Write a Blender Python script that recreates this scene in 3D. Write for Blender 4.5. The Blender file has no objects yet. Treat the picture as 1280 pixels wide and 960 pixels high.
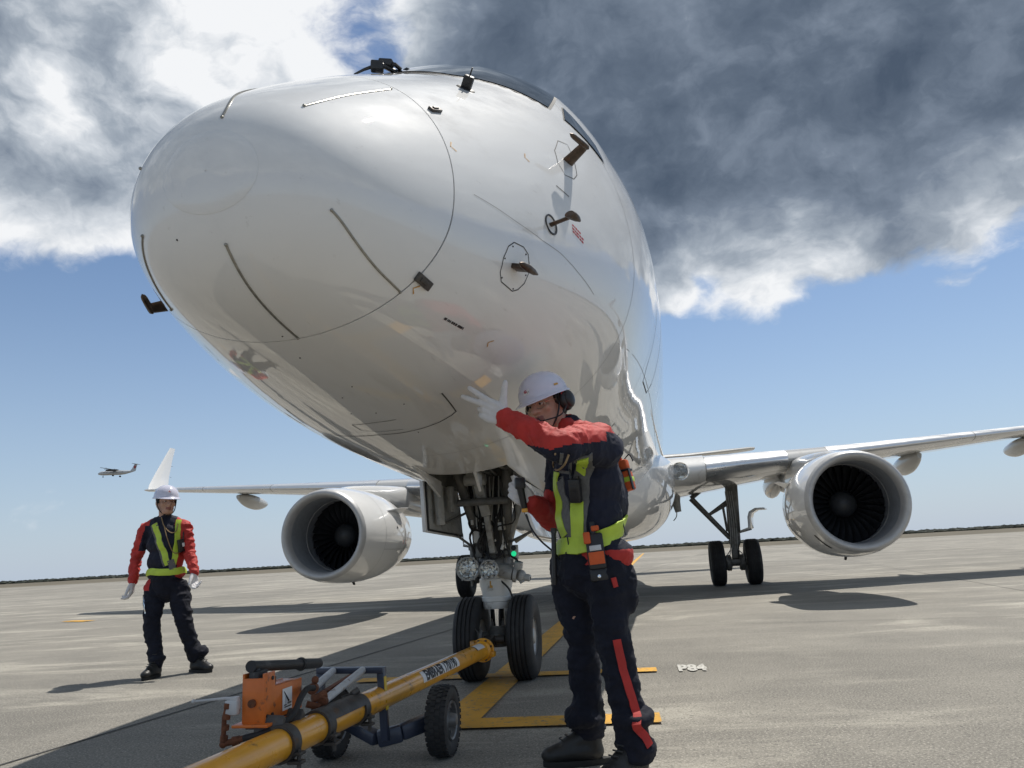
import bpy, bmesh, math, random
from mathutils import Vector, Matrix, noise
from mathutils.bvhtree import BVHTree
import numpy as np

R = math.radians
V = Vector
scene = bpy.context.scene
col = scene.collection
random.seed(7)

# ------------------------------------------------------------------ camera
CAM = V((1.26088, -5.98356, 0.90417))
YAW, PITCH, ROLL, FPX = -0.173868, 0.216092, -0.0558701, 970.27   # FPX for a 1280 px wide picture
_cy, _sy, _cp, _sp = math.cos(YAW), math.sin(YAW), math.cos(PITCH), math.sin(PITCH)
_f = V((_sy * _cp, _cy * _cp, _sp))
_r0 = V((_cy, -_sy, 0))
_u0 = _r0.cross(_f)
_c, _s = math.cos(ROLL), math.sin(ROLL)
RIGHT, UP, FWD = _c * _r0 + _s * _u0, -_s * _r0 + _c * _u0, _f
cam_d = bpy.data.cameras.new('camera')
cam_d.sensor_width = 36.0
cam_d.lens = FPX / 1280 * 36
cam_d.clip_end = 20000
cam_d.clip_start = 0.05
cam = bpy.data.objects.new('camera', cam_d)
cam.matrix_world = Matrix(((RIGHT.x, UP.x, -FWD.x, CAM.x), (RIGHT.y, UP.y, -FWD.y, CAM.y), (RIGHT.z, UP.z, -FWD.z, CAM.z), (0, 0, 0, 1)))
col.objects.link(cam)
scene.camera = cam


def sight(x, y):
    """direction of a photograph point (1280 x 960), used to measure positions"""
    return FWD + RIGHT * ((x - 640) / FPX) - UP * ((y - 480) / FPX)


def at(x, y, Y):
    """world point seen at photo point (x, y) that lies at distance Y along the aircraft axis"""
    d = sight(x, y)
    return CAM + d * ((Y - CAM.y) / d.y)


def on_ground(x, y, z=0.0):
    d = sight(x, y)
    return CAM + d * ((z - CAM.z) / d.z)


# ------------------------------------------------------------------ light
SUN_DIR = V((0.23, 0.45, 1.0)).normalized()
SUN_EL = math.asin(SUN_DIR.z)
sun_d = bpy.data.lights.new('sun', 'SUN')
sun_d.energy = 4.3
sun_d.angle = R(0.53)
sun_d.color = (1.0, 0.95, 0.87)
sun = bpy.data.objects.new('sun', sun_d)
sun.rotation_euler = SUN_DIR.to_track_quat('Z', 'Y').to_euler()
sun.location = (6, 12, 30)
col.objects.link(sun)
scene.view_settings.view_transform = 'Standard'
scene.view_settings.look = 'None'
scene.view_settings.exposure = 0.07
scene.view_settings.gamma = 1.0
scene.view_settings.use_curve_mapping = False


class NT:
    """small helper to write node trees"""
    def __init__(self, tree):
        self.t = tree
        self.t.nodes.clear()

    def n(self, kind, ins=None, **props):
        nd = self.t.nodes.new(kind)
        for k, v in props.items():
            setattr(nd, k, v)
        for k, v in (ins or {}).items():
            sk = nd.inputs[k]
            if hasattr(v, 'is_output'):
                self.t.links.new(v, sk)
            else:
                sk.default_value = v
        return nd

    def m(self, op, a, b=0.0, clamp=False):
        nd = self.n('ShaderNodeMath', {0: a, 1: b}, operation=op)
        nd.use_clamp = clamp
        return nd.outputs[0]

    def vm(self, op, a, b=None):
        nd = self.n('ShaderNodeVectorMath', {0: a} if b is None else {0: a, 1: b}, operation=op)
        return nd.outputs[1] if op in ('DOT_PRODUCT', 'LENGTH') else nd.outputs[0]

    def step(self, x, lo, hi):
        return self.n('ShaderNodeMapRange', {0: x, 1: lo, 2: hi, 3: 0.0, 4: 1.0}, interpolation_type='SMOOTHSTEP').outputs[0]

    def noise(self, vec, scale, detail=4, rough=0.5, dist=0.0):
        return self.n('ShaderNodeTexNoise', {'Vector': vec, 'Scale': scale, 'Detail': detail, 'Roughness': rough, 'Distortion': dist}).outputs[0]

    def mix(self, f, a, b, blend='MIX'):
        nd = self.t.nodes.new('ShaderNodeMix')
        nd.data_type = 'RGBA'
        nd.blend_type = blend
        for i, v in ((0, f), (6, a), (7, b)):
            if hasattr(v, 'is_output'):
                self.t.links.new(v, nd.inputs[i])
            else:
                nd.inputs[i].default_value = v if i == 0 else (tuple(v) + (1.0,))[:4]
        return nd.outputs[2]

    def ramp(self, f, stops):
        nd = self.n('ShaderNodeValToRGB', {0: f})
        e = nd.color_ramp.elements
        while len(e) < len(stops):
            e.new(0.5)
        for el, (p_, c_) in zip(e, stops):
            el.position = p_
            el.color = tuple(c_) + (1.0,)
        return nd.outputs[0]


world = bpy.data.worlds.new('World')
scene.world = world
world.use_nodes = True
w = NT(world.node_tree)
sky = w.n('ShaderNodeTexSky', sky_type='NISHITA', sun_disc=False, sun_elevation=SUN_EL,
          sun_rotation=math.atan2(SUN_DIR.x, SUN_DIR.y), altitude=50.0, air_density=1.0, dust_density=0.35, ozone_density=3.0)
gen = w.n('ShaderNodeTexCoord').outputs['Generated']
dirn = w.vm('NORMALIZE', gen)
sep = w.n('ShaderNodeSeparateXYZ', {0: dirn})
dx, dy, dz = sep.outputs
pl = w.vm('MULTIPLY', dirn, (1.0, 1.0, 1.35))
pl2 = w.vm('ADD', pl, tuple(V((0.21, 0.42, 0.88)) * 0.045))


def lobe(x, y, deg):
    """a cloud mass fixed in the sky: 1 at its middle, 0 at deg degrees from it"""
    d = sight(x, y).normalized()
    return w.step(w.vm('DOT_PRODUCT', dirn, tuple(d)), math.cos(R(deg)), 1.0)


wob = w.n('ShaderNodeTexNoise', {'Vector': pl, 'Scale': 3.0, 'Detail': 5.0, 'Roughness': 0.6}).outputs[1]
pw_ = w.vm('ADD', pl, w.vm('MULTIPLY', w.vm('SUBTRACT', wob, (.5, .5, .5)), (.16, .16, .16)))
pw2 = w.vm('ADD', pl2, w.vm('MULTIPLY', w.vm('SUBTRACT', wob, (.5, .5, .5)), (.16, .16, .16)))
n_big = w.noise(pw_, 3.3, 15, 0.58)
n_det = w.noise(pw_, 13.0, 12, 0.62)
n_sun = w.noise(pw2, 3.3, 15, 0.58)


def total(ls):
    s = None
    for l, k in ls:
        v = w.m('MULTIPLY', l, k)
        s = v if s is None else w.m('ADD', s, v)
    return s


elev = w.step(dz, 0.25, 0.52)
gap = total([(lobe(400, -10, 12), 0.40), (lobe(455, 40, 6), 0.36), (lobe(20, 400, 13), .30), (lobe(980, 470, 14), .25), (lobe(1200, 480, 13), .2)])
bank = total([(lobe(1010, 322, 7), 0.34), (lobe(1165, 325, 4), 0.22), (lobe(838, 368, 2.2), 0.20), (lobe(1280, 255, 14), 0.42), (lobe(960, 235, 12), 0.34),
              (lobe(10, 235, 9), 0.50), (lobe(90, 625, 5.0), 0.13), (lobe(15, 655, 5), 0.20), (lobe(60, 585, 5), .06), (lobe(1160, 518, 1.6), .14),
              (lobe(300, 60, 14), 0.22), (lobe(120, 150, 14), .25), (lobe(800, 80, 28), .3)])
dens = w.m('ADD', w.m('ADD', w.m('MULTIPLY', w.m('SUBTRACT', n_big, 0.5), 1.45), w.m('MULTIPLY', w.m('SUBTRACT', n_det, 0.5), 0.62)),
           w.m('ADD', w.m('MULTIPLY', elev, 0.80), w.m('SUBTRACT', bank, gap)))
cover = w.step(dens, 0.28, 0.58)
thick = w.step(dens, 0.34, 1.15)
relief = w.m('MULTIPLY', w.m('SUBTRACT', n_big, n_sun), 3.2)
dark = total([(lobe(980, 80, 26), 0.20), (lobe(720, 60, 18), 0.12), (lobe(20, 130, 8), 0.06), (lobe(1270, 20, 12), .12)])
white = total([(lobe(370, 55, 9), 0.30), (lobe(1250, 225, 10), 0.30), (lobe(960, 270, 8), 0.22), (lobe(130, 170, 12), 0.28), (lobe(10, 240, 9), 0.25), (lobe(220, 60, 13), .26), (lobe(1010, 330, 6), .3), (lobe(90, 620, 8), .3), (lobe(15, 655, 6), .3), (lobe(835, 370, 4), .3)])
lit = w.m('ADD', w.m('ADD', 0.70, w.m('MULTIPLY', thick, -0.50)), w.m('ADD', relief, w.m('SUBTRACT', white, dark)))
lit = w.m('ADD', lit, w.m('ADD', w.m('MULTIPLY', w.m('SUBTRACT', n_det, 0.5), 0.55), w.m('MULTIPLY', w.m('SUBTRACT', n_big, 0.5), -0.2)))
lit = w.m('ADD', w.m('MULTIPLY', lit, 0.74), 0.26)
cloud_col = w.ramp(lit, [(0.0, (0.070, 0.098, 0.145)), (0.24, (0.115, 0.150, 0.205)), (0.45, (0.185, 0.228, 0.295)), (0.66, (0.34, 0.39, 0.455)), (0.86, (0.62, 0.66, 0.71)), (1.0, (0.86, 0.875, 0.895))])
hazy = w.m('MULTIPLY', w.m('POWER', w.n('ShaderNodeMapRange', {0: dz, 1: 0.0, 2: 0.40, 3: 1.0, 4: 0.0}).outputs[0], 1.6), 0.82)
bg_sky = w.n('ShaderNodeBackground', {0: w.n('ShaderNodeMix', data_type='RGBA').outputs[2], 1: 0.1})
mixn = bg_sky.inputs[0].links[0].from_node
w.t.links.new(hazy, mixn.inputs[0])
w.t.links.new(sky.outputs[0], mixn.inputs[6])
mixn.inputs[7].default_value = (4.3, 5.25, 6.7, 1)      # thick summer air near the horizon, all the way round
bg_cloud = w.n('ShaderNodeBackground', {0: cloud_col, 1: 1.0})
mx = w.n('ShaderNodeMixShader', {0: cover, 1: bg_sky.outputs[0], 2: bg_cloud.outputs[0]})
w.n('ShaderNodeOutputWorld', {0: mx.outputs[0]})

# ------------------------------------------------------------------ materials
MATS = {}


def mat(name, color, rough=0.5, metal=0.0, coat=0.0, var=0.08, scale=6.0, bump=0.0, bscale=60.0, spec=0.5, dirt=None, dscale=3.0, dlo=0.55, dhi=0.75, rvar=0.0, sheen=0.0, emis=None, estr=0.0, trans=0.0, ior=1.5, stretch=None):
    if name in MATS:
        return MATS[name]
    m = bpy.data.materials.new(name)
    m.use_nodes = True
    t = NT(m.node_tree)
    co = t.n('ShaderNodeTexCoord').outputs['Object']
    if stretch:
        co = t.vm('MULTIPLY', co, stretch)
    n1 = t.noise(co, scale, 6, 0.6)
    c = tuple(color)
    lo = tuple(max(0, x * (1 - var)) for x in c)
    hi = tuple(min(1, x * (1 + var)) for x in c)
    base = t.mix(t.step(n1, 0.3, 0.7), lo, hi)
    if dirt is not None:
        n2 = t.noise(t.vm('ADD', co, (3.1, 1.7, 0.4)), dscale, 8, 0.65)
        base = t.mix(t.step(n2, dlo, dhi), base, dirt)
    b = t.n('ShaderNodeBsdfPrincipled', {'Base Color': base, 'Metallic': metal, 'Roughness': rough, 'Coat Weight': coat, 'Coat Roughness': 0.04, 'Specular IOR Level': spec, 'IOR': ior, 'Transmission Weight': trans})
    if sheen:
        b.inputs['Sheen Weight'].default_value = sheen
    if rvar:
        n3 = t.noise(co, scale * 2.3, 5, 0.6)
        t.t.links.new(t.n('ShaderNodeMapRange', {0: n3, 1: 0.25, 2: 0.75, 3: max(0.02, rough - rvar), 4: min(1, rough + rvar)}).outputs[0], b.inputs['Roughness'])
    if emis is not None:
        b.inputs['Emission Color'].default_value = tuple(emis) + (1,)
        b.inputs['Emission Strength'].default_value = estr
    if bump:
        nb = t.noise(co, bscale, 5, 0.6)
        bp = t.n('ShaderNodeBump', {'Strength': 1.0, 'Distance': bump, 'Height': nb})
        t.t.links.new(bp.outputs[0], b.inputs['Normal'])
    t.n('ShaderNodeOutputMaterial', {0: b.outputs[0]})
    MATS[name] = m
    return m


def airframe_paint(name, color, rough, streak):
    """glossy aircraft enamel: a clear coat over paint, skin that waves very slightly between frames, thin grime drawn out along the body"""
    m = bpy.data.materials.new(name)
    m.use_nodes = True
    t = NT(m.node_tree)
    co = t.n('ShaderNodeTexCoord').outputs['Object']
    n1 = t.noise(t.vm('MULTIPLY', co, (7.0, 0.8, 7.0)), 1.0, 8, 0.62)
    n2 = t.noise(co, 1.1, 5, 0.6)
    g = t.m('MULTIPLY', t.step(n1, 0.52, 0.78), t.step(n2, 0.38, 0.7))
    base = t.mix(t.m('MULTIPLY', g, streak), color, (0.36, 0.33, 0.29))
    n4 = t.noise(t.vm('MULTIPLY', co, (30.0, 2.2, 30.0)), 1.0, 4, 0.6)
    base = t.mix(t.m('MULTIPLY', t.step(n4, 0.66, 0.74), streak * 0.5), base, (0.30, 0.28, 0.25))
    rg = t.n('ShaderNodeMapRange', {0: n1, 1: 0.3, 2: 0.8, 3: rough, 4: rough + 0.14}).outputs[0]
    wv = t.noise(co, 1.7, 3, 0.5)
    bp = t.n('ShaderNodeBump', {'Strength': 0.22, 'Distance': 0.008, 'Height': wv})
    b = t.n('ShaderNodeBsdfPrincipled', {'Base Color': base, 'Roughness': rg, 'Specular IOR Level': 0.12, 'Coat Weight': 1.0, 'Coat Roughness': 0.02, 'Coat IOR': 1.6, 'Normal': bp.outputs[0], 'Coat Normal': bp.outputs[0]})
    t.n('ShaderNodeOutputMaterial', {0: b.outputs[0]})
    MATS[name] = m
    return m


M_WHITE = airframe_paint('airframe_white', (0.75, 0.75, 0.745), 0.55, 0.32)
M_NACELLE = airframe_paint('nacelle_white', (0.76, 0.757, 0.745), 0.55, 0.55)
M_WING = airframe_paint('wing_grey', (0.50, 0.50, 0.49), 0.38, 0.6)
M_POLISH = mat('polished_aluminium', (0.74, 0.75, 0.77), 0.30, .85, var=0.04, scale=1.2, rvar=0.06, stretch=(.5, 2, 2))
M_LIP = mat('lip_metal', (0.46, 0.46, 0.46), 0.45, 0.25, var=0.06, scale=9, rvar=0.08)
M_BARREL = mat('intake_liner', (0.30, 0.32, 0.35), 0.5, 0.1, var=0.1, scale=14)
M_FAN = mat('fan_blade_metal', (0.05, 0.052, 0.058), 0.42, 0.7, var=0.15)
M_SPIN = mat('spinner_grey', (0.035, 0.037, 0.04), 0.45, 0.1, var=0.15, dirt=(0.12, 0.12, 0.12), dscale=60, dlo=.66, dhi=.7)
M_BLACK = mat('black_void', (0.008, 0.008, 0.009), 0.7)
M_DARK = mat('dark_metal', (0.05, 0.05, 0.052), 0.45, 0.5, var=0.2, dirt=(0.11, 0.09, 0.07), dscale=14)
M_GEARGREY = mat('gear_grey', (0.42, 0.42, 0.40), 0.42, 0.0, var=0.12, scale=12, dirt=(0.14, 0.12, 0.10), dscale=9, dlo=.52, dhi=.72, bump=.0008)
M_GEARDARK = mat('gear_dark', (0.17, 0.168, 0.158), 0.5, 0.1, var=0.2, scale=12, dirt=(0.04, 0.035, 0.03), dscale=10)
M_GEARWHITE = mat('gear_white', (0.68, 0.68, 0.65), 0.38, 0.0, coat=.3, var=0.06, dirt=(0.30, 0.27, 0.22), dscale=11, dlo=.56, dhi=.74)
M_CHROME = mat('chrome', (0.85, 0.85, 0.86), 0.08, 1.0, var=0.02)
M_RUBBER = mat('rubber', (0.022, 0.022, 0.023), 0.72, var=0.3, scale=10, dirt=(0.07, 0.066, 0.06), dscale=7, dlo=.56, dhi=.78, bump=.0012, bscale=90)
M_RIM = mat('wheel_hub', (0.46, 0.46, 0.45), 0.4, 0.35, var=0.1, dirt=(0.12, 0.10, 0.09), dscale=18)
M_SEAM = mat('seam_dark', (0.05, 0.05, 0.05), 0.7)
M_SEAMG = mat('seam_grey', (0.33, 0.33, 0.33), 0.6)
M_STRIP = mat('diverter_metal', (0.30, 0.29, 0.26), 0.35, 0.8, var=.15, scale=50)
M_PROBE = mat('heat_tinted_probe', (0.10, 0.075, 0.06), 0.38, 0.85, var=.3, scale=25, dirt=(0.16, 0.09, 0.06), dscale=22)
M_GLASS = mat('cockpit_glass', (0.02, 0.028, 0.035), 0.04, 0.0, coat=1.0, spec=.9)
M_LENS = mat('clear_lens', (0.9, 0.92, 0.93), 0.03, 0.0, trans=0.9, ior=1.45)
M_REFLECT = mat('lamp_reflector', (0.86, 0.86, 0.84), 0.10, 1.0, var=.05)
M_YELLOW = mat('safety_yellow', (0.78, 0.36, 0.022), 0.33, 0.0, coat=.5, var=0.07, scale=5, dirt=(0.20, 0.105, 0.035), dscale=9, dlo=.57, dhi=.72, bump=.0006, bscale=40, rvar=.1)
M_ORANGE = mat('pump_orange', (0.62, 0.15, 0.018), 0.42, 0.0, coat=.2, var=0.1, scale=10, dirt=(0.13, 0.055, 0.03), dscale=18, dlo=.55, dhi=.68, bump=.0006)
M_RUST = mat('rusty_iron', (0.17, 0.065, 0.032), 0.8, 0.2, var=0.3, scale=40, dirt=(0.07, 0.035, 0.025), dscale=40, bump=.002, bscale=80)
M_NAVYSTEEL = mat('navy_steel', (0.035, 0.045, 0.075), 0.42, 0.1, coat=.2, var=0.15, dirt=(0.11, 0.10, 0.09), dscale=20, dlo=.6, dhi=.74)
M_IRON = mat('worn_iron', (0.085, 0.08, 0.076), 0.55, 0.5, var=0.25, scale=18, dirt=(0.13, 0.075, 0.04), dscale=15, dlo=.56, dhi=.72, bump=.0012)
M_WORNWHITE = mat('worn_white_tube', (0.52, 0.53, 0.54), 0.5, 0.0, var=0.1, dirt=(0.20, 0.13, 0.09), dscale=22, dlo=.60, dhi=.68, bump=.0008)
M_GRIP = mat('black_grip', (0.028, 0.029, 0.031), 0.6, var=.2, bump=.001, bscale=120, dirt=(0.10, 0.10, 0.10), dscale=12)
M_LABEL = mat('label_white', (0.72, 0.73, 0.74), 0.45, var=.04)
M_INK = mat('label_ink', (0.015, 0.015, 0.018), 0.5)
M_REDINK = mat('red_ink', (0.45, 0.02, 0.03), 0.5)
M_OCHRE = mat('ochre_mark', (0.55, 0.30, 0.06), 0.5)


# ------------------------------------------------------------------ mesh building
def root_of(o):
    while o.parent:
        o = o.parent
    return o


def link(name, me, parent=None):
    o = bpy.data.objects.new(name, me)
    col.objects.link(o)
    if parent is not None:
        o.parent = parent
    return o


def tag(o, label=None, cat=None, group=None, kind=None):
    for k, v in (('label', label), ('category', cat), ('group', group), ('kind', kind)):
        if v:
            o[k] = v
    return o


def thing(name, label, cat, loc=(0, 0, 0), group=None):
    o = bpy.data.objects.new(name, None)
    o.empty_display_size = 0.2
    col.objects.link(o)
    o.location = loc
    return tag(o, label, cat, group)


def frame(axis):
    a = V(axis).normalized()
    h = V((0, 0, 1)) if abs(a.z) < 0.9 else V((1, 0, 0))
    u = h.cross(a).normalized()
    return u, a.cross(u).normalized(), a


class MB:
    """collects shapes in world coordinates; build() links them as ONE mesh object"""
    def __init__(self):
        self.bm = bmesh.new()
        self.mi = 0

    def face(self, vs):
        try:
            f = self.bm.faces.new(vs)
            f.material_index = self.mi
            return f
        except ValueError:
            return None

    def grid(self, rows, closed=False, cap0=False, cap1=False):
        vs = [[self.bm.verts.new(p) for p in r] for r in rows]
        n = len(vs[0])
        for i in range(len(vs) - 1):
            for j in range(n if closed else n - 1):
                k = (j + 1) % n
                self.face((vs[i][j], vs[i][k], vs[i + 1][k], vs[i + 1][j]))
        if cap0:
            self.face(list(reversed(vs[0])))
        if cap1:
            self.face(vs[-1])
        return self

    def tube(self, pts, r, n=12, caps=True, closed=False, squash=None):
        pts = [V(p) for p in pts]
        rs = r if isinstance(r, (list, tuple)) else [r] * len(pts)
        rows = []
        u = None
        m = len(pts)
        for i, p in enumerate(pts):
            if closed:
                d = pts[(i + 1) % m] - pts[i - 1]
            else:
                d = pts[min(i + 1, m - 1)] - pts[max(i - 1, 0)]
            d.normalize()
            if u is None:
                u, v, _ = frame(d)
            else:
                u = (u - d * u.dot(d)).normalized()
                v = d.cross(u)
            s = squash or 1.0
            rows.append([p + (u * math.cos(a) + v * math.sin(a) * s) * rs[i] for a in [2 * math.pi * k / n for k in range(n)]])
        if closed:
            rows.append(rows[0])
            return self.grid(rows, True)
        return self.grid(rows, True, caps, caps)

    def cyl(self, a, b, r0, r1=None, n=20):
        return self.tube([a, b], [r0, r0 if r1 is None else r1], n)

    def lathe(self, prof, origin, axis, n=32, closed=False, a0=0.0, a1=2 * math.pi):
        """prof: list of (radius, height along axis)"""
        o = V(origin)
        u, v, a = frame(axis)
        full = abs(a1 - a0 - 2 * math.pi) < 1e-6
        rows = []
        for r, h in prof:
            k = n if full else n + 1
            rows.append([o + a * h + (u * math.cos(t) + v * math.sin(t)) * max(r, 1e-5) for t in [a0 + (a1 - a0) * i / n for i in range(k)]])
        if closed:
            rows.append(rows[0])
        return self.grid(rows, full)

    def ball(self, c, r, rot=None, seg=16):
        r = V((r, r, r)) if isinstance(r, (int, float)) else V(r)
        M = Matrix.Translation(V(c)) @ ((rot.to_4x4()) if rot else Matrix()) @ Matrix.Diagonal((r.x, r.y, r.z, 1))
        q = bmesh.ops.create_uvsphere(self.bm, u_segments=seg, v_segments=max(6, seg // 2), radius=1.0, matrix=M)
        for f in {f for v in q['verts'] for f in v.link_faces}:
            f.material_index = self.mi
        return self

    def box(self, c, size, rot=None, bevel=0.0):
        M = Matrix.Translation(V(c)) @ ((rot.to_4x4()) if rot else Matrix()) @ Matrix.Diagonal((size[0], size[1], size[2], 1))
        q = bmesh.ops.create_cube(self.bm, size=1.0, matrix=M)
        fs = {f for v in q['verts'] for f in v.link_faces}
        for f in fs:
            f.material_index = self.mi
        if bevel > 0:
            es = {e for f in fs for e in f.edges}
            res = bmesh.ops.bevel(self.bm, geom=list(es), offset=bevel, segments=2, profile=0.5, affect='EDGES', clamp_overlap=True)
            for f in res['faces']:
                f.material_index = self.mi
        return self

    def bar(self, a, b, w, h, up=(0, 0, 1), bevel=0.0):
        a, b = V(a), V(b)
        d = (b - a)
        L = d.length
        d.normalize()
        x = d.cross(V(up)).normalized()
        z = x.cross(d).normalized()
        return self.box((a + b) / 2, (w, L, h), Matrix((x, d, z)).transposed(), bevel)

    def prism(self, pts, off, bevel=0.0):
        """closed outline extruded by the vector off"""
        pts = [V(p) for p in pts]
        off = V(off)
        a = [self.bm.verts.new(p) for p in pts]
        b = [self.bm.verts.new(p + off) for p in pts]
        fs = [self.face(list(reversed(a))), self.face(b)]
        n = len(pts)
        for i in range(n):
            fs.append(self.face((a[i], a[(i + 1) % n], b[(i + 1) % n], b[i])))
        if bevel > 0:
            es = {e for f in fs if f for e in f.edges}
            bmesh.ops.bevel(self.bm, geom=list(es), offset=bevel, segments=2, profile=0.5, affect='EDGES', clamp_overlap=True)
        return self

    def build(self, name, mats, parent=None, smooth=40, recalc=True):
        if recalc:
            bmesh.ops.recalc_face_normals(self.bm, faces=self.bm.faces[:])
        if parent is not None:
            off = root_of(parent).location
            if off.length > 0:
                bmesh.ops.translate(self.bm, verts=self.bm.verts[:], vec=-off)
        me = bpy.data.meshes.new(name)
        self.bm.to_mesh(me)
        self.bm.free()
        for m_ in (mats if isinstance(mats, (list, tuple)) else [mats]):
            me.materials.append(m_)
        if smooth:
            me.polygons.foreach_set('use_smooth', [True] * len(me.polygons))
            if smooth < 180:
                me.set_sharp_from_angle(angle=R(smooth))
        return link(name, me, parent)


def rot_to(z, x=None):
    """rotation whose local Z points along z (and X roughly along x)"""
    z = V(z).normalized()
    x = V(x) if x is not None else (V((1, 0, 0)) if abs(z.x) < 0.9 else V((0, 1, 0)))
    x = (x - z * x.dot(z)).normalized()
    return Matrix((x, z.cross(x), z)).transposed()


def text_polys(body, size, bold=0.0, xscale=1.0):
    """flat lettering as (verts, faces) centred on the origin in the XY plane"""
    cu = bpy.data.curves.new('lettering', 'FONT')
    cu.body = body
    cu.size = size
    cu.align_x = 'CENTER'
    cu.align_y = 'CENTER'
    cu.offset = bold
    cu.resolution_u = 3
    o = bpy.data.objects.new('lettering', cu)
    col.objects.link(o)
    dg = bpy.context.evaluated_depsgraph_get()
    me = bpy.data.meshes.new_from_object(o.evaluated_get(dg))
    bm = bmesh.new()
    bm.from_mesh(me)
    for k in range(-9, 10):
        bmesh.ops.bisect_plane(bm, geom=bm.verts[:] + bm.edges[:] + bm.faces[:], plane_co=(0, k * size * .06, 0), plane_no=(0, 1, 0), dist=1e-6)
    bm.verts.index_update()
    vs = [(v.co.x * xscale, v.co.y) for v in bm.verts]
    fs = [tuple(v.index for v in f.verts) for f in bm.faces]
    bm.free()
    bpy.data.objects.remove(o)
    bpy.data.curves.remove(cu)
    bpy.data.meshes.remove(me)
    return vs, fs


def mapped(mb, polys, fn):
    vs = [mb.bm.verts.new(fn(x, y)) for x, y in polys[0]]
    for f in polys[1]:
        mb.face([vs[i] for i in f])


def smooth_curve(pts, per=6):
    """Catmull-Rom through points"""
    P = [V(p) for p in pts]
    P = [P[0] * 2 - P[1]] + P + [P[-1] * 2 - P[-2]]
    out = []
    for i in range(1, len(P) - 2):
        for k in range(per):
            t = k / per
            a, b, c, d = P[i - 1], P[i], P[i + 1], P[i + 2]
            out.append(0.5 * ((2 * b) + (c - a) * t + (2 * a - 5 * b + 4 * c - d) * t * t + (3 * b - a - 3 * c + d) * t ** 3))
    out.append(P[-2])
    return out



def dup_piece(src, name, M, parent):
    o = bpy.data.objects.new(name, src.data)
    col.objects.link(o)
    o.parent = parent
    o.matrix_basis = M
    return o

# ------------------------------------------------------------------ the setting
def ground_material():
    m = bpy.data.materials.new('apron_concrete')
    m.use_nodes = True
    t = NT(m.node_tree)
    co = t.n('ShaderNodeTexCoord').outputs['Object']
    big = t.noise(co, 0.11, 6, 0.6)
    mid = t.noise(co, 0.9, 8, 0.62)
    fin = t.noise(co, 34, 5, 0.75)
    grit = t.noise(co, 85, 5, 0.78)
    st = t.noise(t.vm('MULTIPLY', t.n('ShaderNodeVectorRotate', {'Vector': co, 'Angle': R(-9)}, rotation_type='Z_AXIS').outputs[0], (0.30, 1.3, 1.0)), 1.0, 12, 0.72, 0.6)     # brushed streaks along the taxi direction of tugs
    rot = t.n('ShaderNodeVectorRotate', {'Vector': co, 'Angle': R(5.7)}, rotation_type='Z_AXIS').outputs[0]
    cell = t.vm('FLOOR', t.vm('DIVIDE', t.vm('ADD', rot, (2.355, -1.30, 0.0)), (7.5, 7.5, 1000.0)))
    slab = t.n('ShaderNodeTexWhiteNoise', {'Vector': cell}).outputs[0]
    patch = t.noise(co, 0.33, 7, 0.66, 0.6)
    base = t.mix(t.step(mid, 0.25, 0.75), (0.180, 0.170, 0.149), (0.262, 0.246, 0.213))
    sm = t.m('MULTIPLY', t.step(st, 0.47, 0.62), t.step(patch, 0.40, 0.58))
    base = t.mix(t.m('MULTIPLY', sm, 0.72), base, (0.50, 0.47, 0.40))
    base = t.mix(t.m('MULTIPLY', t.step(st, 0.45, 0.30), 0.45), base, (0.14, 0.133, 0.12))
    base = t.mix(t.m('MULTIPLY', t.step(big, 0.45, 0.75), 0.35), base, (0.36, 0.335, 0.285))
    base = t.mix(t.m('MULTIPLY', t.step(patch, 0.40, 0.26), 0.5), base, (0.125, 0.118, 0.106))
    tone = t.n('ShaderNodeMapRange', {0: slab, 1: 0.0, 2: 1.0, 3: 0.80, 4: 1.14}).outputs[0]
    base = t.mix(1.0, base, t.n('ShaderNodeCombineColor', {0: tone, 1: tone, 2: tone}).outputs[0], 'MULTIPLY')
    base = t.mix(t.m('MULTIPLY', t.step(fin, 0.52, 0.64), 0.7), base, (0.10, 0.095, 0.085))
    base = t.mix(t.m('MULTIPLY', t.step(grit, 0.53, 0.63), 0.8), base, (0.54, 0.51, 0.45))
    base = t.mix(t.m('MULTIPLY', t.step(grit, 0.46, 0.36), 0.75), base, (0.055, 0.053, 0.05))
    bp = t.n('ShaderNodeBump', {'Strength': 0.8, 'Distance': 0.004, 'Height': t.m('ADD', fin, t.m('MULTIPLY', grit, 0.7))})
    b = t.n('ShaderNodeBsdfPrincipled', {'Base Color': base, 'Roughness': 0.85, 'Normal': bp.outputs[0], 'Specular IOR Level': 0.35})
    t.n('ShaderNodeOutputMaterial', {0: b.outputs[0]})
    return m


def sheet(name, pts, z, m, kind='structure', th=None):
    mb = MB()
    mb.face([mb.bm.verts.new((x, y, z)) for x, y in pts])
    o = mb.build(name, m, None, smooth=0, recalc=False)
    if o.data.polygons[0].normal.z < 0:
        o.data.flip_normals()
    tag(o, kind=kind)
    return o


M_APRON = ground_material()
M_GRASS = mat('dry_grass', (0.115, 0.098, 0.066), 0.95, var=0.35, scale=0.05, dirt=(0.075, 0.075, 0.05), dscale=.02)
M_FARGROUND = mat('distant_ground', (0.10, 0.11, 0.07), 0.95, var=0.25, scale=0.01)
M_PAINT = mat('marking_yellow', (0.62, 0.33, 0.035), 0.7, var=0.14, scale=3, dirt=(0.22, 0.18, 0.115), dscale=26, dlo=.54, dhi=.66, bump=.002, bscale=90)
M_PAINTW = mat('marking_white', (0.52, 0.51, 0.47), 0.7, var=0.08, scale=20, dirt=(0.24, 0.225, 0.19), dscale=45, dlo=.52, dhi=.62)
M_JOINT = mat('joint_sealant', (0.05, 0.048, 0.045), 0.8, var=.3, scale=5)

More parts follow.
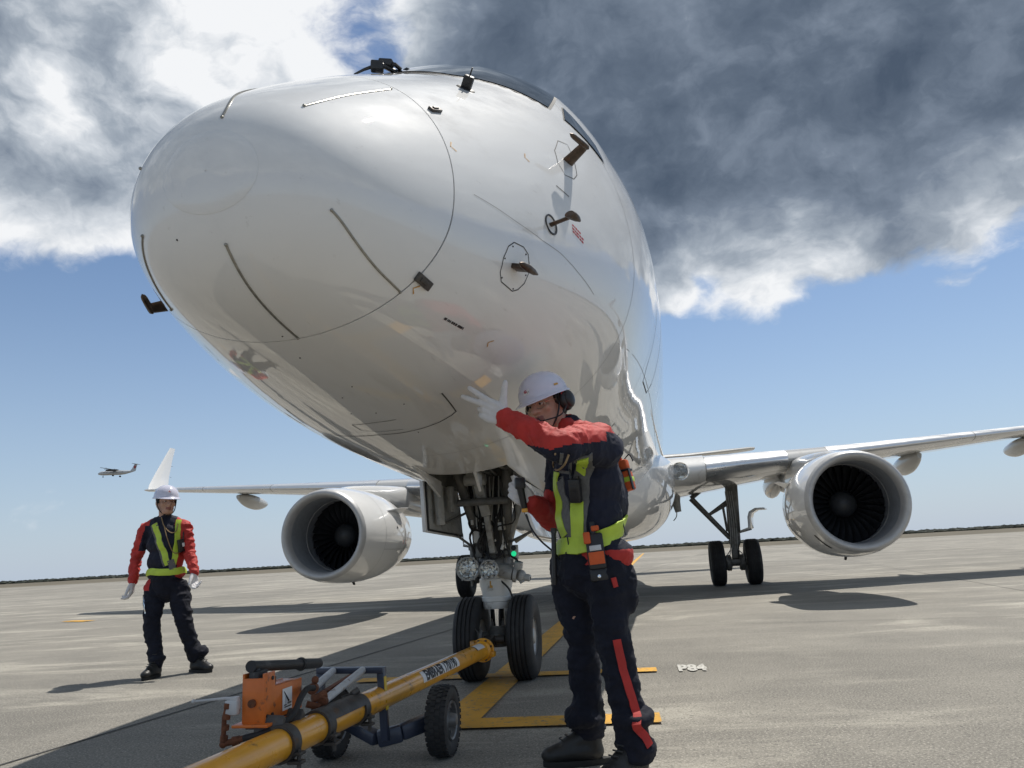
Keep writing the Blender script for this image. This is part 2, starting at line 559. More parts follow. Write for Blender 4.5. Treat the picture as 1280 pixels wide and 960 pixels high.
big = 9000
sheet('distant_ground', [(-big, -big), (big, -big), (big, big), (-big, big)], -0.012, M_FARGROUND)
# the far edge of the apron runs a little oblique to the aircraft
E0, E1 = V((-900, -60)), V((900, 235))
def edge_y(x):
    return 131 + 0.0 * x
sheet('grass_strip', [(-1500, 60), (1500, 60), (1500, 900), (-1500, 900)], -0.006, M_GRASS)
sheet('apron', [(-1400, -400), (1400, -400), (1400, 150), (60, 141), (0, 137), (-117, 128), (-420, 118), (-1400, 112)], 0.0, M_APRON)

# sealed joints between the slabs
JA = R(-5.7)
jd = V((math.sin(-JA), math.cos(JA)))
jn = V((jd.y, -jd.x))
J0 = V((-2.14, -2.28))


def joint(p, q, wd):
    d = (q - p).normalized()
    n_ = V((-d.y, d.x)) * wd / 2
    return [(p + n_).to_tuple(), (p - n_).to_tuple(), (q - n_).to_tuple(), (q + n_).to_tuple()]


mb = MB()
for k in range(-7, 10):
    if k == 0:
        continue
    p = J0 + jn * (7.5 * k)
    pts = joint(p - jd * 40, p + jd * 130, 0.012)
    mb.face([mb.bm.verts.new((x, y, 0.004)) for x, y in pts])
for k in range(-3, 17):
    p = J0 + jd * (6.1 + 7.5 * k)
    pts = joint(p - jn * 70, p + jn * 90, 0.012)
    mb.face([mb.bm.verts.new((x, y, 0.0045)) for x, y in pts])
pts = joint(J0 - jd * 40, J0 + jd * 130, 0.02)
mb.face([mb.bm.verts.new((x, y, 0.004)) for x, y in pts])
tag(mb.build('slab_joints', M_JOINT, None, smooth=0), kind='structure')

# painted markings
def strip_pts(xa, ya, xb, yb, wd):
    return joint(V((xa, ya)), V((xb, yb)), wd)


def marking(name, pts, m, z=0.008):
    return sheet(name, pts, z, m)


marking('centre_line', strip_pts(0.045, -1.60, -1.45, 118, 0.25), M_PAINT)
marking('stop_bar', strip_pts(-1.15, 0.10, 1.145, 0.225, 0.19), M_PAINT, 0.012)
marking('stop_bar', strip_pts(-0.05, -1.545, 1.175, -1.470, 0.25), M_PAINT, 0.012)
marking('edge_mark', strip_pts(-11.75, 9.75, -10.95, 9.42, 0.30), M_PAINT, 0.012)
# stencilled stand code beside the stop bar (gap of the stencil left across the middle)
mb = MB()
tp = text_polys('P84', 0.24, 0.012, 1.15)
o0 = on_ground(865, 836)
for (sx, sy) in [(0, 0)]:
    tx = V((1.0, 0.03, 0)).normalized()
    ty = V((-0.03, 1.0, 0)).normalized()
    mapped(mb, tp, lambda x, y: V((o0.x, o0.y, 0.008)) + tx * (x * 0.50) + ty * (y * 1.55 + (0.016 if y > 0 else -0.016)))
tag(mb.build('stand_code', M_PAINTW, None, smooth=0), kind='structure')

# scrub and low trees along the airfield boundary, one far-off mass
M_SCRUB = mat('boundary_scrub', (0.026, 0.032, 0.024), 0.9, var=0.5, scale=0.6, dirt=(0.05, 0.05, 0.035), dscale=.3)
mb = MB()
rnd = random.Random(5)
for i in range(6500):
    x = rnd.uniform(-900, 720)
    y = 560 + rnd.uniform(0, 90) + 0.05 * x
    s = rnd.uniform(0.8, 1.5) * 1.0
    zc_ = s * rnd.uniform(0.35, 0.75)
    n_ = 7
    rows = []
    for k, (rr, hh) in enumerate(((1.0, -0.6), (1.1, 0.0), (0.75, 0.6), (0.1, 1.0))):
        rows.append([V((x + math.cos(2 * math.pi * j / n_ + k) * s * 3.4 * rr * rnd.uniform(.7, 1.3), y + math.sin(2 * math.pi * j / n_ + k) * s * 1.5 * rr, max(-0.02, zc_ + hh * s * rnd.uniform(.65, 1.2)))) for j in range(n_)])
    mb.grid(rows, True, False, True)
tag(mb.build('boundary_scrub', M_SCRUB, None, smooth=0), kind='stuff')

# ------------------------------------------------------------------ the airliner (origin under its nose wheels, Y runs aft)
NOSE_Y, NOSE_Z, RING_T, RING_K, ZC_RISE, LEN = -4.001, 2.101, 0.597, 0.234, 0.827, 29.9
KT = np.array([0, .06, .2, .5, 1.0, 1.7, 2.6, 3.8, 5.5, 14.0])
KW = np.array([0, .264, .412, .568, .780, 1.066, 1.324, 1.408, 1.466, 1.494])
KTOP = np.array([0, .246, .382, .616, .974, 1.429, 2.017, 2.386, 2.580, 2.585])
KBOT = np.array([0, .218, .339, .410, .470, .543, .632, .710, .743, .745])


def pchip(x, xk, yk):
    h = np.diff(xk)
    dl = np.diff(yk) / h
    m = np.zeros_like(yk)
    w1, w2 = 2 * h[1:] + h[:-1], h[1:] + 2 * h[:-1]
    ok = dl[:-1] * dl[1:] > 0
    m[1:-1] = np.where(ok, (w1 + w2) / (w1 / np.where(ok, dl[:-1], 1) + w2 / np.where(ok, dl[1:], 1)), 0)
    m[0], m[-1] = dl[0], dl[-1]
    i = np.clip(np.searchsorted(xk, x) - 1, 0, len(h) - 1)
    s = (x - xk[i]) / h[i]
    return (1 + 2 * s) * (1 - s) ** 2 * yk[i] + s * (1 - s) ** 2 * h[i] * m[i] + s * s * (3 - 2 * s) * yk[i + 1] + s * s * (s - 1) * h[i] * m[i + 1]


DS = 0.01
SG = np.arange(0, 5.48, DS)                # the profile is tabulated over sqrt(distance from the nose tip)


def table(yk, tail):
    y = pchip(np.minimum(SG, math.sqrt(14)), np.sqrt(KT), yk)
    t = SG ** 2
    y = y * tail(np.clip((t - 17.5) / (LEN - 17.5), 0, 1))
    for _ in range(2):
        ext = np.concatenate([-y[60:0:-1], y, np.full(60, y[-1])])
        k = np.exp(-0.5 * (np.arange(-40, 41) * DS / 0.085) ** 2)
        ext = np.convolve(ext, k / k.sum(), 'same')
        y = ext[60:-60]
    return y


TW = table(KW, lambda u: 1 - 0.93 * u ** 1.8)
TTOP = table(KTOP, lambda u: 1 - 0.09 * u ** 2)
TBOT = table(KBOT, lambda u: 1 - 3.65 * u ** 1.7)
TZC = ZC_RISE * (lambda f: f * f * (3 - 2 * f))(np.clip(SG ** 2 / 4.5, 0, 1)) + 0.95 * np.clip((SG ** 2 - 17.5) / 12.4, 0, 1) ** 1.7


def prof(t):
    s = math.sqrt(max(t, 0.0)) / DS
    i = min(int(s), len(SG) - 2)
    f = s - i
    g = lambda T: float(T[i] * (1 - f) + T[i + 1] * f)
    return g(TW), NOSE_Z + g(TTOP), NOSE_Z - g(TBOT), NOSE_Z + g(TZC)


def sill(th):
    """where the lower edge of the windscreens runs"""
    a = abs(math.degrees(th) - 90)
    return float(np.interp(a, [0, 21, 27, 34, 39, 45, 52, 65, 72], [1.58, 1.67, 1.85, 1.99, 2.06, 2.17, 2.26, 2.38, 2.6]))


def S(t, th, lift=0.0):
    """point of the fuselage skin: t metres behind the nose tip, th radians round (0 = port side, pi/2 = top)"""
    w_, top, bot, zc = prof(t)
    s, c = math.sin(th), math.cos(th)
    p = V((w_ * c, NOSE_Y + t, zc + ((top - zc) if s >= 0 else (zc - bot)) * s))
    if s > 0.3 and 1.4 < t < 4.6:
        tb = sill(th)
        k = max(0.0, min(1.0, (t - tb) / 0.55))
        k = k * (1.6 - 0.6 * k) * max(0.0, 1 - max(0.0, t - tb - .6) / 2.0) ** 2
        a = abs(math.degrees(th) - 90)
        k *= max(0.0, min(1.0, (60 - a) / 20)) * (1.0 if a > 22 else .40 + .60 * a / 22)
        p += V((c, -0.35, s)) * (0.056 * k)
    if lift:
        p = p + SN(t, th) * lift
    return p


def SN(t, th):
    e = 0.01
    a = S(t + e, th) - S(max(t - e, 0.0005), th)
    b = S(t, th + e) - S(t, th - e)
    n = b.cross(a)
    if n.length < 1e-9:
        return V((0, -1, 0))
    n.normalize()
    c = V((0, NOSE_Y + t, prof(t)[3]))
    return n if n.dot(S(t, th) - c) > 0 or n.y < -0.8 else -n


def fus_hit(x, y):
    """(t, th) of the fuselage point on the line of sight of photo point (x, y)"""
    d = sight(x, y)
    for k in range(3000):
        P = CAM + d * (1.2 + k * 0.003)
        t = P.y - NOSE_Y
        if t <= 0.0:
            continue
        w_, top, bot, zc = prof(t)
        h = (top - zc) if P.z > zc else (zc - bot)
        if (P.x / w_) ** 2 + ((P.z - zc) / h) ** 2 < 1.0:
            return t, math.atan2((P.z - zc) / h, P.x / w_)
    return None


AIR = thing('airliner', 'large white twin-jet airliner parked on the apron, coupled to the yellow towbar', 'airliner')


def ring_t(th):
    t = RING_T
    for _ in range(12):
        t = RING_T + RING_K * (S(t, th).z - NOSE_Z)
    return t


NTH = 144
THS = [2 * math.pi * k / NTH for k in range(NTH)]
RT = [ring_t(a) for a in THS]
GAP = 0.0035
rows = [[S(((i / 40) ** 2) * (RT[j] - GAP), a) for j, a in enumerate(THS)] for i in range(1, 41)]
mb = MB()
mb.grid(rows, True)
tipv = mb.bm.verts.new(S(0.0, 0))
mb.bm.verts.ensure_lookup_table()
for j in range(NTH):
    mb.face((tipv, mb.bm.verts[(j + 1) % NTH], mb.bm.verts[j]))
mb.grid([rows[-1], [S(RT[j] - GAP, a, -0.012) for j, a in enumerate(THS)]], True)
o = mb.build('radome', M_WHITE, AIR, smooth=40)
rows = [[S(RT[j] + GAP, a, -0.012) for j, a in enumerate(THS)]]
for i in range(0, 201):
    u = (i / 200) ** 1.6
    rows.append([S(RT[j] + GAP + (LEN - 0.02 - RT[j] - GAP) * u, a) for j, a in enumerate(THS)])
mb = MB()
mb.grid(rows, True, False, True)
FUS = mb.build('fuselage', M_WHITE, AIR, smooth=60)
# the joint between them: dark sealant at the bottom of the groove
mb = MB()
mb.grid([[S(RT[j] + dt, a, -0.006) for j, a in enumerate(THS)] for dt in (-0.006, 0.006)], True)
mb.build('radome_seal', M_SEAM, FUS)


def skin_strip(path, wd, lift=0.0015, thick=0.0, per=0.03):
    """strip lying on the skin along (t, th) points"""
    pts = []
    for (t0, h0), (t1, h1) in zip(path, path[1:]):
        L = (S(t1, h1) - S(t0, h0)).length
        n_ = max(1, int(L / per))
        pts += [(t0 + (t1 - t0) * k / n_, h0 + (h1 - h0) * k / n_) for k in range(n_)]
    pts.append(path[-1])
    P = [S(t, h) for t, h in pts]
    N = [SN(t, h) for t, h in pts]
    rows = []
    for i, p in enumerate(P):
        d = (P[min(i + 1, len(P) - 1)] - P[max(i - 1, 0)]).normalized()
        b = d.cross(N[i]).normalized() * wd / 2
        l = N[i] * lift
        if thick:
            rows.append([p - b - N[i] * .002, p - b + l + N[i] * thick * .7, p - b * .5 + l + N[i] * thick, p + b * .5 + l + N[i] * thick, p + b + l + N[i] * thick * .7, p + b - N[i] * .002])
        else:
            rows.append([p - b + l, p + b + l])
    return rows


def px_path(pts, closed=False):
    q = [fus_hit(*p) for p in pts]
    q = [a for a in q if a]
    return q + [q[0]] if closed else q


# lightning diverter strips on the radome
H = math.radians
div = [[(0.152, H(-21.7)), (0.25, H(-31)), (0.37, H(-37.5)), (0.529, H(-41.9))],
       [(0.068, H(-82.9)), (0.2, H(-83.2)), (0.495, H(-83.5))],
       [(0.169, H(51.2)), (0.4, H(55.5)), (0.72, H(57.9))],
       [(0.045, H(84.4)), (0.25, H(95)), (0.70, H(104))],
       [(0.114, H(-151.6)), (0.25, H(-143)), (0.44, H(-137.2))],
       [(0.13, H(158)), (0.3, H(152)), (0.58, H(148))]]
for d_ in div:
    mb = MB()
    sm = [(p.x, p.y) for p in smooth_curve([(a_, b_, 0) for a_, b_ in d_], 8)]
    mb.grid(skin_strip(sm, 0.008, 0.0, 0.004, 0.02), cap0=True, cap1=True)
    for k in (0, -1):
        c = S(*d_[k])
        mb.ball(c + SN(*d_[k]) * .002, .006, seg=8)
    mb.build('diverter_strip', M_STRIP, AIR, smooth=50)
# erosion cap over the very tip, seen as a faint round edge
mb = MB()
rows = []
for tt, lf in ((0.0225, 0.0006), (0.0215, 0.0016), (0.012, 0.0013), (0.004, 0.0013), (0.00001, 0.0013)):
    rows.append([S(tt, a, lf) for a in THS[::2]])
mb.grid(rows, True)
mb.build('erosion_cap', M_WHITE, AIR)

# seams and access panels of the nose
for pts, wd in (([(440, 545), (470, 543.5), (500, 541), (528, 535), (550, 527), (564, 519), (570, 514), (562, 503), (552, 491)], .007),
                ([(358, 512), (380, 529), (400, 539), (420, 544), (440, 545)], .007),
                ([(440, 531), (468, 528), (495, 524)], .005), ([(440, 531), (452, 538), (476, 539), (504, 536)], .004),
                ([(695, 232), (703, 239), (711, 246)], .006)):
    q = px_path(pts)
    if len(q) > 1:
        mb = MB()
        mb.grid(skin_strip(q, wd))
        mb.build('panel_seam', M_SEAM, FUS, smooth=0, recalc=False)
for pts in ([(642, 303), (654, 309), (660, 318), (661, 340), (655, 354), (647, 362), (640, 364), (626, 352), (625, 340), (629, 322), (635, 308)],
            [(697, 176), (709, 181), (717, 200), (721, 219), (717, 224), (706, 219), (697, 203), (693, 188)]):
    mb = MB()
    mb.grid(skin_strip(px_path(pts, True), .0045))
    mb.build('panel_seam', M_SEAM, FUS, smooth=0, recalc=False)
# faint frame seams round the body
mb = MB()
for t_ in (2.35, 3.75, 5.6, 8.2, 10.9, 19.0, 22.5):
    mb.grid([[S(t_ + e_, a, .0009) for a in THS + [2 * math.pi]] for e_ in (-.0022, .0022)])
mb.grid(skin_strip(px_path([(592, 243), (620, 260), (645, 277), (672, 296), (700, 316), (722, 340), (742, 368)]), .003, .0009))
for th_ in (-0.48, math.pi + .48, 0.75, math.pi - .75):
    mb.grid(skin_strip([(2.4 + k * .6, th_) for k in range(26)], .004, .0009, per=.3))
mb.build('skin_seam', M_SEAMG, FUS, smooth=0, recalc=False)
# the passenger door outline on the port side, and its mirror
for sx in (0, 1):
    mb = MB()
    q = [(3.92, H(-25)), (3.90, H(0)), (3.90, H(30)), (4.0, H(37)), (4.6, H(37)), (4.68, H(30)), (4.68, H(0)), (4.66, H(-25)), (4.55, H(-29)), (4.05, H(-29)), (3.92, H(-25))]
    q = [(t, (math.pi - h) if sx else h) for t, h in q]
    mb.grid(skin_strip(q, .012, .0015, per=.08))
    mb.build('door_outline', M_SEAM, FUS, smooth=0, recalc=False)
# rows of cabin windows (one mesh, shared)
def skin_patch(t0, t1, h0, h1, lift, n=6, round_=0.0):
    return [[S(t0 + (t1 - t0) * i / n, h0 + (h1 - h0) * j / n, lift) for j in range(n + 1)] for i in range(n + 1)]


for sx in (0, 1):
    for k in range(17):
        t_ = 5.6 + .81 * k
        mb = MB()
        c_, hh = (H(23) if not sx else H(157)), 0.115
        pts = []
        for j in range(14):
            a = 2 * math.pi * j / 14
            pts.append(S(t_ + .115 * abs(math.cos(a)) ** .7 * (1 if math.cos(a) > 0 else -1), c_ + hh * abs(math.sin(a)) ** .7 * (1 if math.sin(a) > 0 else -1), .003))
        mb.face([mb.bm.verts.new(p) for p in pts])
        mb.build('cabin_window', M_GLASS, FUS, smooth=0)


# cockpit glazing: two windscreens and two side panes, each in a raised frame
def sill_patch(a0, a1, d0, d1, sx, lift, inset=0.0, n=14):
    """pane between the angles a0..a1 from the top, d0..d1 deep, standing on the sill line"""
    rows = []
    for i in range(n + 1):
        u = inset + (1 - 2 * inset) * i / n
        r = []
        for j in range(n + 1):
            v = inset * .5 + (1 - inset) * j / n
            a = a0 + (a1 - a0) * v
            th = H(90 - a) if not sx else H(90 + a)
            a2 = a * (1 - .10 * u)
            th2 = H(90 - a2) if not sx else H(90 + a2)
            r.append(S(sill(th) + .012 + (d0 + (d1 - d0) * v) * u, th2, lift))
        rows.append(r)
    return rows


M_FRAME = mat('window_frame_paint', (0.70, 0.70, 0.69), 0.3, coat=.6)
for sx in (0, 1):
    mir = (lambda h: math.pi - h) if sx else (lambda h: h)
    for a0_, a1_, dep0, dep1 in ((2, 44.5, .42, .36), (48.5, 64, .20, .10)):
        mb = MB()
        mb.grid(sill_patch(a0_, a1_, dep0, dep1, sx, 0.003))
        f_ = mb.build('window_frame', M_SEAM, FUS, smooth=180)
        mb = MB()
        mb.grid(sill_patch(a0_, a1_, dep0, dep1, sx, 0.007, .04))
        mb.build('window_pane', M_GLASS, f_, smooth=180)
# windscreen wipers parked at the centre post
mb = MB()
for x0, x1, hgt in ((462, 490, .05), (486, 512, .06)):
    pass
a0 = at(443, 93, -2.45)
a1 = at(466, 83, -2.40)
a2 = at(497, 91, -2.30)
a3 = at(516, 92, -2.2)
mb.tube([a0, (a0 + a1) / 2 + V((0, 0, .004)), a1], [.006, .008, .010], 8)
mb.bar(a1 + V((-.012, 0, .004)), a1 + V((.055, .02, .0)), .05, .055, bevel=.008)
mb.tube([a1 + V((.05, 0, 0)), a2, a3], [.014, .014, .008], 8)
b1 = at(483, 79, -2.36)
b2 = at(500, 86, -2.3)
mb.bar(at(474, 79, -2.36), at(491, 80, -2.36), .05, .04, bevel=.008)
mb.tube([b1, at(494, 81, -2.36), b2, a2], [.014, .012, .012, .010], 8)
mb.bar(at(506, 87, -2.26), at(513, 90, -2.22), .03, .014)
mb.build('wiper', M_DARK, FUS)


def pin(name, x, y):
    t, h = fus_hit(x, y)
    return S(t, h), SN(t, h), t, h


# air-data probes: a flat mast standing out from the skin and a tube bent forward
def air_probe(base, n, fwd, mast=.135, tube=.13):
    mb = MB()
    f = (V(fwd) - n * n.dot(V(fwd))).normalized()
    side = n.cross(f)
    rows = []
    for s_, ch, th_, sh in ((-.01, .084, .028, 0), (.02, .076, .024, .004), (mast * .8, .064, .020, .012), (mast, .054, .018, .020)):
        c = base + n * s_ + f * sh
        rows.append([c + f * (ch / 2 * math.cos(a)) + side * (th_ / 2 * math.sin(a)) for a in [2 * math.pi * k / 14 for k in range(14)]])
    mb.grid(rows, True, True, True)
    e = base + n * (mast - .012) + f * .010
    mb.tube([e - f * .030, e - f * .018, e + f * .03, e + f * (tube * .72), e + f * (tube * .86), e + f * tube], [.005, .013, .0145, .0135, .011, .002], 12)
    return mb.build('air_data_probe', M_PROBE, AIR)


b, n, t, h = pin('p', 710, 203)
air_probe(b, n, (-.15, -1, .28))
bm_ = S(t, math.pi - h)
nm = SN(t, math.pi - h)
# lower pair further down the sides, the starboard one stands clear against the sky
tl, hl = 1.00, H(193)
b = S(tl, hl)
n = SN(tl, hl)
air_probe(b, n, (.0, -1, .30), .115, .10)
# total-temperature probe
b, n, t, h = pin('p', 688.5, 281)
mb = MB()
f = (V((0, -1, 0)) - n * n.dot(V((0, -1, 0)))).normalized()
mb.tube([b - n * .01, b + n * .05, b + n * .105], [.016, .013, .014], 12, squash=.6)
c = b + n * .115
s_ = n.cross(f)
rows = []
for k, (d_, r1, r2) in enumerate(((.032, .014, .024), (.0, .016, .024), (-.035, .014, .018), (-.066, .008, .006))):
    rows.append([c + f * d_ + s_ * r1 * math.cos(a) + n * (r2 * math.sin(a)) for a in [2 * math.pi * k2 / 12 for k2 in range(12)]])
mb.grid(rows, True, True, True)
mb.build('temperature_probe', M_PROBE, AIR)
mb = MB()
mb.lathe([(.050, .001), (.050, .005), (.042, .005), (.042, .001)], b, n, 24)
mb.build('probe_ring', M_DARK, AIR)
# fin-shaped static port probe on its plate
b, n, t, h = pin('p', 643, 334)
mb = MB()
f = S(*fus_hit(626, 322)) - S(*fus_hit(662, 345))
f = (f - n * n.dot(f)).normalized()
s_ = n.cross(f)
mb.box(b + n * .028 - s_ * 0.0, (.055, .022, .06), rot_to(n, f), .004)
rows = []
for d_, r1, r2 in ((.068, .004, .004), (.05, .012, .012), (.0, .017, .018), (-.05, .013, .012), (-.082, .004, .004)):
    c = b + n * .066 + f * d_
    rows.append([c + s_ * r1 * math.cos(a) + n * (r2 * math.sin(a)) for a in [2 * math.pi * k2 / 12 for k2 in range(12)]])
mb.grid(rows, True, True, True)
mb.build('ice_detector', M_PROBE, AIR)
mb = MB()
for x, y in ((641, 308), (657, 318), (657, 344), (641, 361), (627, 347), (631, 323)):
    q = fus_hit(x, y)
    mb.ball(S(*q), .004, seg=6)
for x, y in ((428, 497), (440, 483), (439, 517), (222, 299), (375, 447), (353, 420), (470, 516), (505, 505), (523, 540)):
    q = fus_hit(x, y)
    if q:
        mb.ball(S(*q), .0035, seg=6)
tag(mb.build('rivet', M_INK, FUS), kind='stuff')
# black square vent with a pin in front of the windscreen
b, n, t, h = pin('p', 582, 111)
mb = MB()
mb.box(b + n * .03, (.05, .05, .07), rot_to(n, (1, 0, 0)), .006)
mb.tube([b + n * .05, b + n * .105], .004, 6)
mb.lathe([(.05, 0), (.045, .004), (0, .005)], b, n, 16)
mb.build('vent_sensor', M_INK, AIR)
# radome latches
for (xa, ya), (xb, yb), wd in (((520, 344), (536, 358), .036), ((537, 138), (549, 139), .028)):
    q0, q1 = fus_hit(xa, ya), fus_hit(xb, yb)
    mb = MB()
    A, B = S(*q0, .006), S(*q1, .006)
    mb.bar(A, B, wd, .014, SN(*q0), .003)
    mb.bar(A * .8 + B * .2 + SN(*q0) * .008, A * .3 + B * .7 + SN(*q0) * .008, wd * .45, .008, SN(*q0), .002)
    mb.build('latch', M_IRON, AIR)
# small ochre alignment chevrons and stencilled placards
for x, y in ((563, 183), (516, 360), (610, 428), (656, 197)):
    t, h = fus_hit(x, y)
    r_ = .022 / prof(t)[0]
    mb = MB()
    mb.grid(skin_strip([(t + .02, h + r_), (t, h), (t + .022, h - r_)], .006))
    mb.build('alignment_mark', M_OCHRE, FUS, smooth=0, recalc=False)


def stroke_row(mb, x0, y0, x1, y1, lens, wd):
    tot = sum(a + b_ for a, b_ in lens)
    pos = 0
    for a, gap_ in lens:
        q0 = fus_hit(x0 + (x1 - x0) * pos / tot, y0 + (y1 - y0) * pos / tot)
        q1 = fus_hit(x0 + (x1 - x0) * (pos + a) / tot, y0 + (y1 - y0) * (pos + a) / tot)
        if q0 and q1:
            mb.grid(skin_strip([q0, q1], wd))
        pos += a + gap_


mb = MB()
stroke_row(mb, 555, 397.5, 578.5, 410.5, [(3, 1), (1, .4), (1.3, .4), (1, 1), (2, .3), (1.6, 1), (2, 1), (1.6, .2), (1.4, .2), (2, .4), (1, 0)], .011)
stroke_row(mb, 765, 533, 768, 529, [(1, .0)], .02)
stroke_row(mb, 770, 547, 774, 542, [(1, .2), (1, 0)], .02)
mb.build('stencil_text', M_INK, FUS, smooth=0, recalc=False)
mb = MB()
for k, (dx_, L_) in enumerate(((0, .75), (0, 1.0), (0.5, 1.0))):
    stroke_row(mb, 715 + dx_, 281 + 4 * k, 715 + 14 * L_, 281 + 4 * k + 15 * L_, [(2, .6), (1.2, .4), (2.2, .7), (1.5, .5), (2, 0)], .010)
mb.build('warning_text', M_REDINK, FUS, smooth=0, recalc=False)

# wing-to-body fairing
mb = MB()
rows = []
for i in range(33):
    u = i / 32
    Y = 5.0 + 10.5 * u
    e = math.sin(math.pi * min(max(u, 0), 1)) ** 0.42 if 0 < u < 1 else 0.0
    w_, top, bot, zc = prof(Y - NOSE_Y)
    half = (w_ * .55) + (1.68 - w_ * .55) * e
    low = (bot + .03) + (1.02 - bot - .03) * e
    up = zc - .95 + .38 * e
    r = []
    for k in range(33):
        a = math.pi + math.pi * k / 32
        c, s = math.cos(a), math.sin(a)
        c = abs(c) ** 0.62 * (1 if c > 0 else -1)
        r.append(V((half * c, Y, up + (up - low) * -abs(s) ** .8)))
    # close up into the body
    r = [V((half * -.70, Y, up + .42 * e + .05))] + r + [V((half * .70, Y, up + .42 * e + .05))]
    rows.append(r)
mb.grid(rows)
FAIR = mb.build('wing_fairing', M_WHITE, AIR, smooth=60)

# wings
def airfoil(n=14, thick=.12):
    xs = [0.5 * (1 - math.cos(math.pi * i / n)) for i in range(n + 1)]
    yt = [thick / .2 * (.2969 * math.sqrt(x) - .126 * x - .3516 * x * x + .2843 * x ** 3 - .1036 * x ** 4) for x in xs]
    up = [(x, y + .02 * math.sin(math.pi * x)) for x, y in zip(xs, yt)]
    lo = [(x, -y * .85 + .012 * math.sin(math.pi * x)) for x, y in zip(xs, yt)]
    return list(reversed(up)) + lo[1:-1]


def wing_le(X):
    return 8.50 + (X - 1.63) * .475, 2.21 + (X - 1.63) * .0925


SEC = [(1.30, 5.6, .135), (2.2, 5.0, .132), (4.07, 3.75, .122), (5.2, 3.15, .115), (8.5, 2.25, .108), (12.0, 1.42, .10), (12.95, 1.08, .09)]


def wing_sec(X, side, scale=1.0, off=0.0, xr=None):
    for (x0, c0, t0), (x1, c1, t1) in zip(SEC, SEC[1:]):
        if X <= x1:
            break
    f = (X - x0) / (x1 - x0)
    ch, th_ = c0 + (c1 - c0) * f, t0 + (t1 - t0) * f
    ly, lz = wing_le(X)
    tw = R(2.5) * (1 - X / 12.95)
    out = []
    pts = airfoil(14, th_)
    if xr:
        pts = [p for p in airfoil(40, th_) if p[0] <= xr]
    for x, z in pts:
        y_, z_ = x * ch, z * ch
        out.append(V((side * X, ly + y_ * math.cos(tw) + z_ * math.sin(tw), lz + z_ * math.cos(tw) - y_ * math.sin(tw))))
    if off:
        c = V((side * X, ly + .10 * ch, lz))
        out = [p + (p - c).normalized() * off for p in out]
    return out


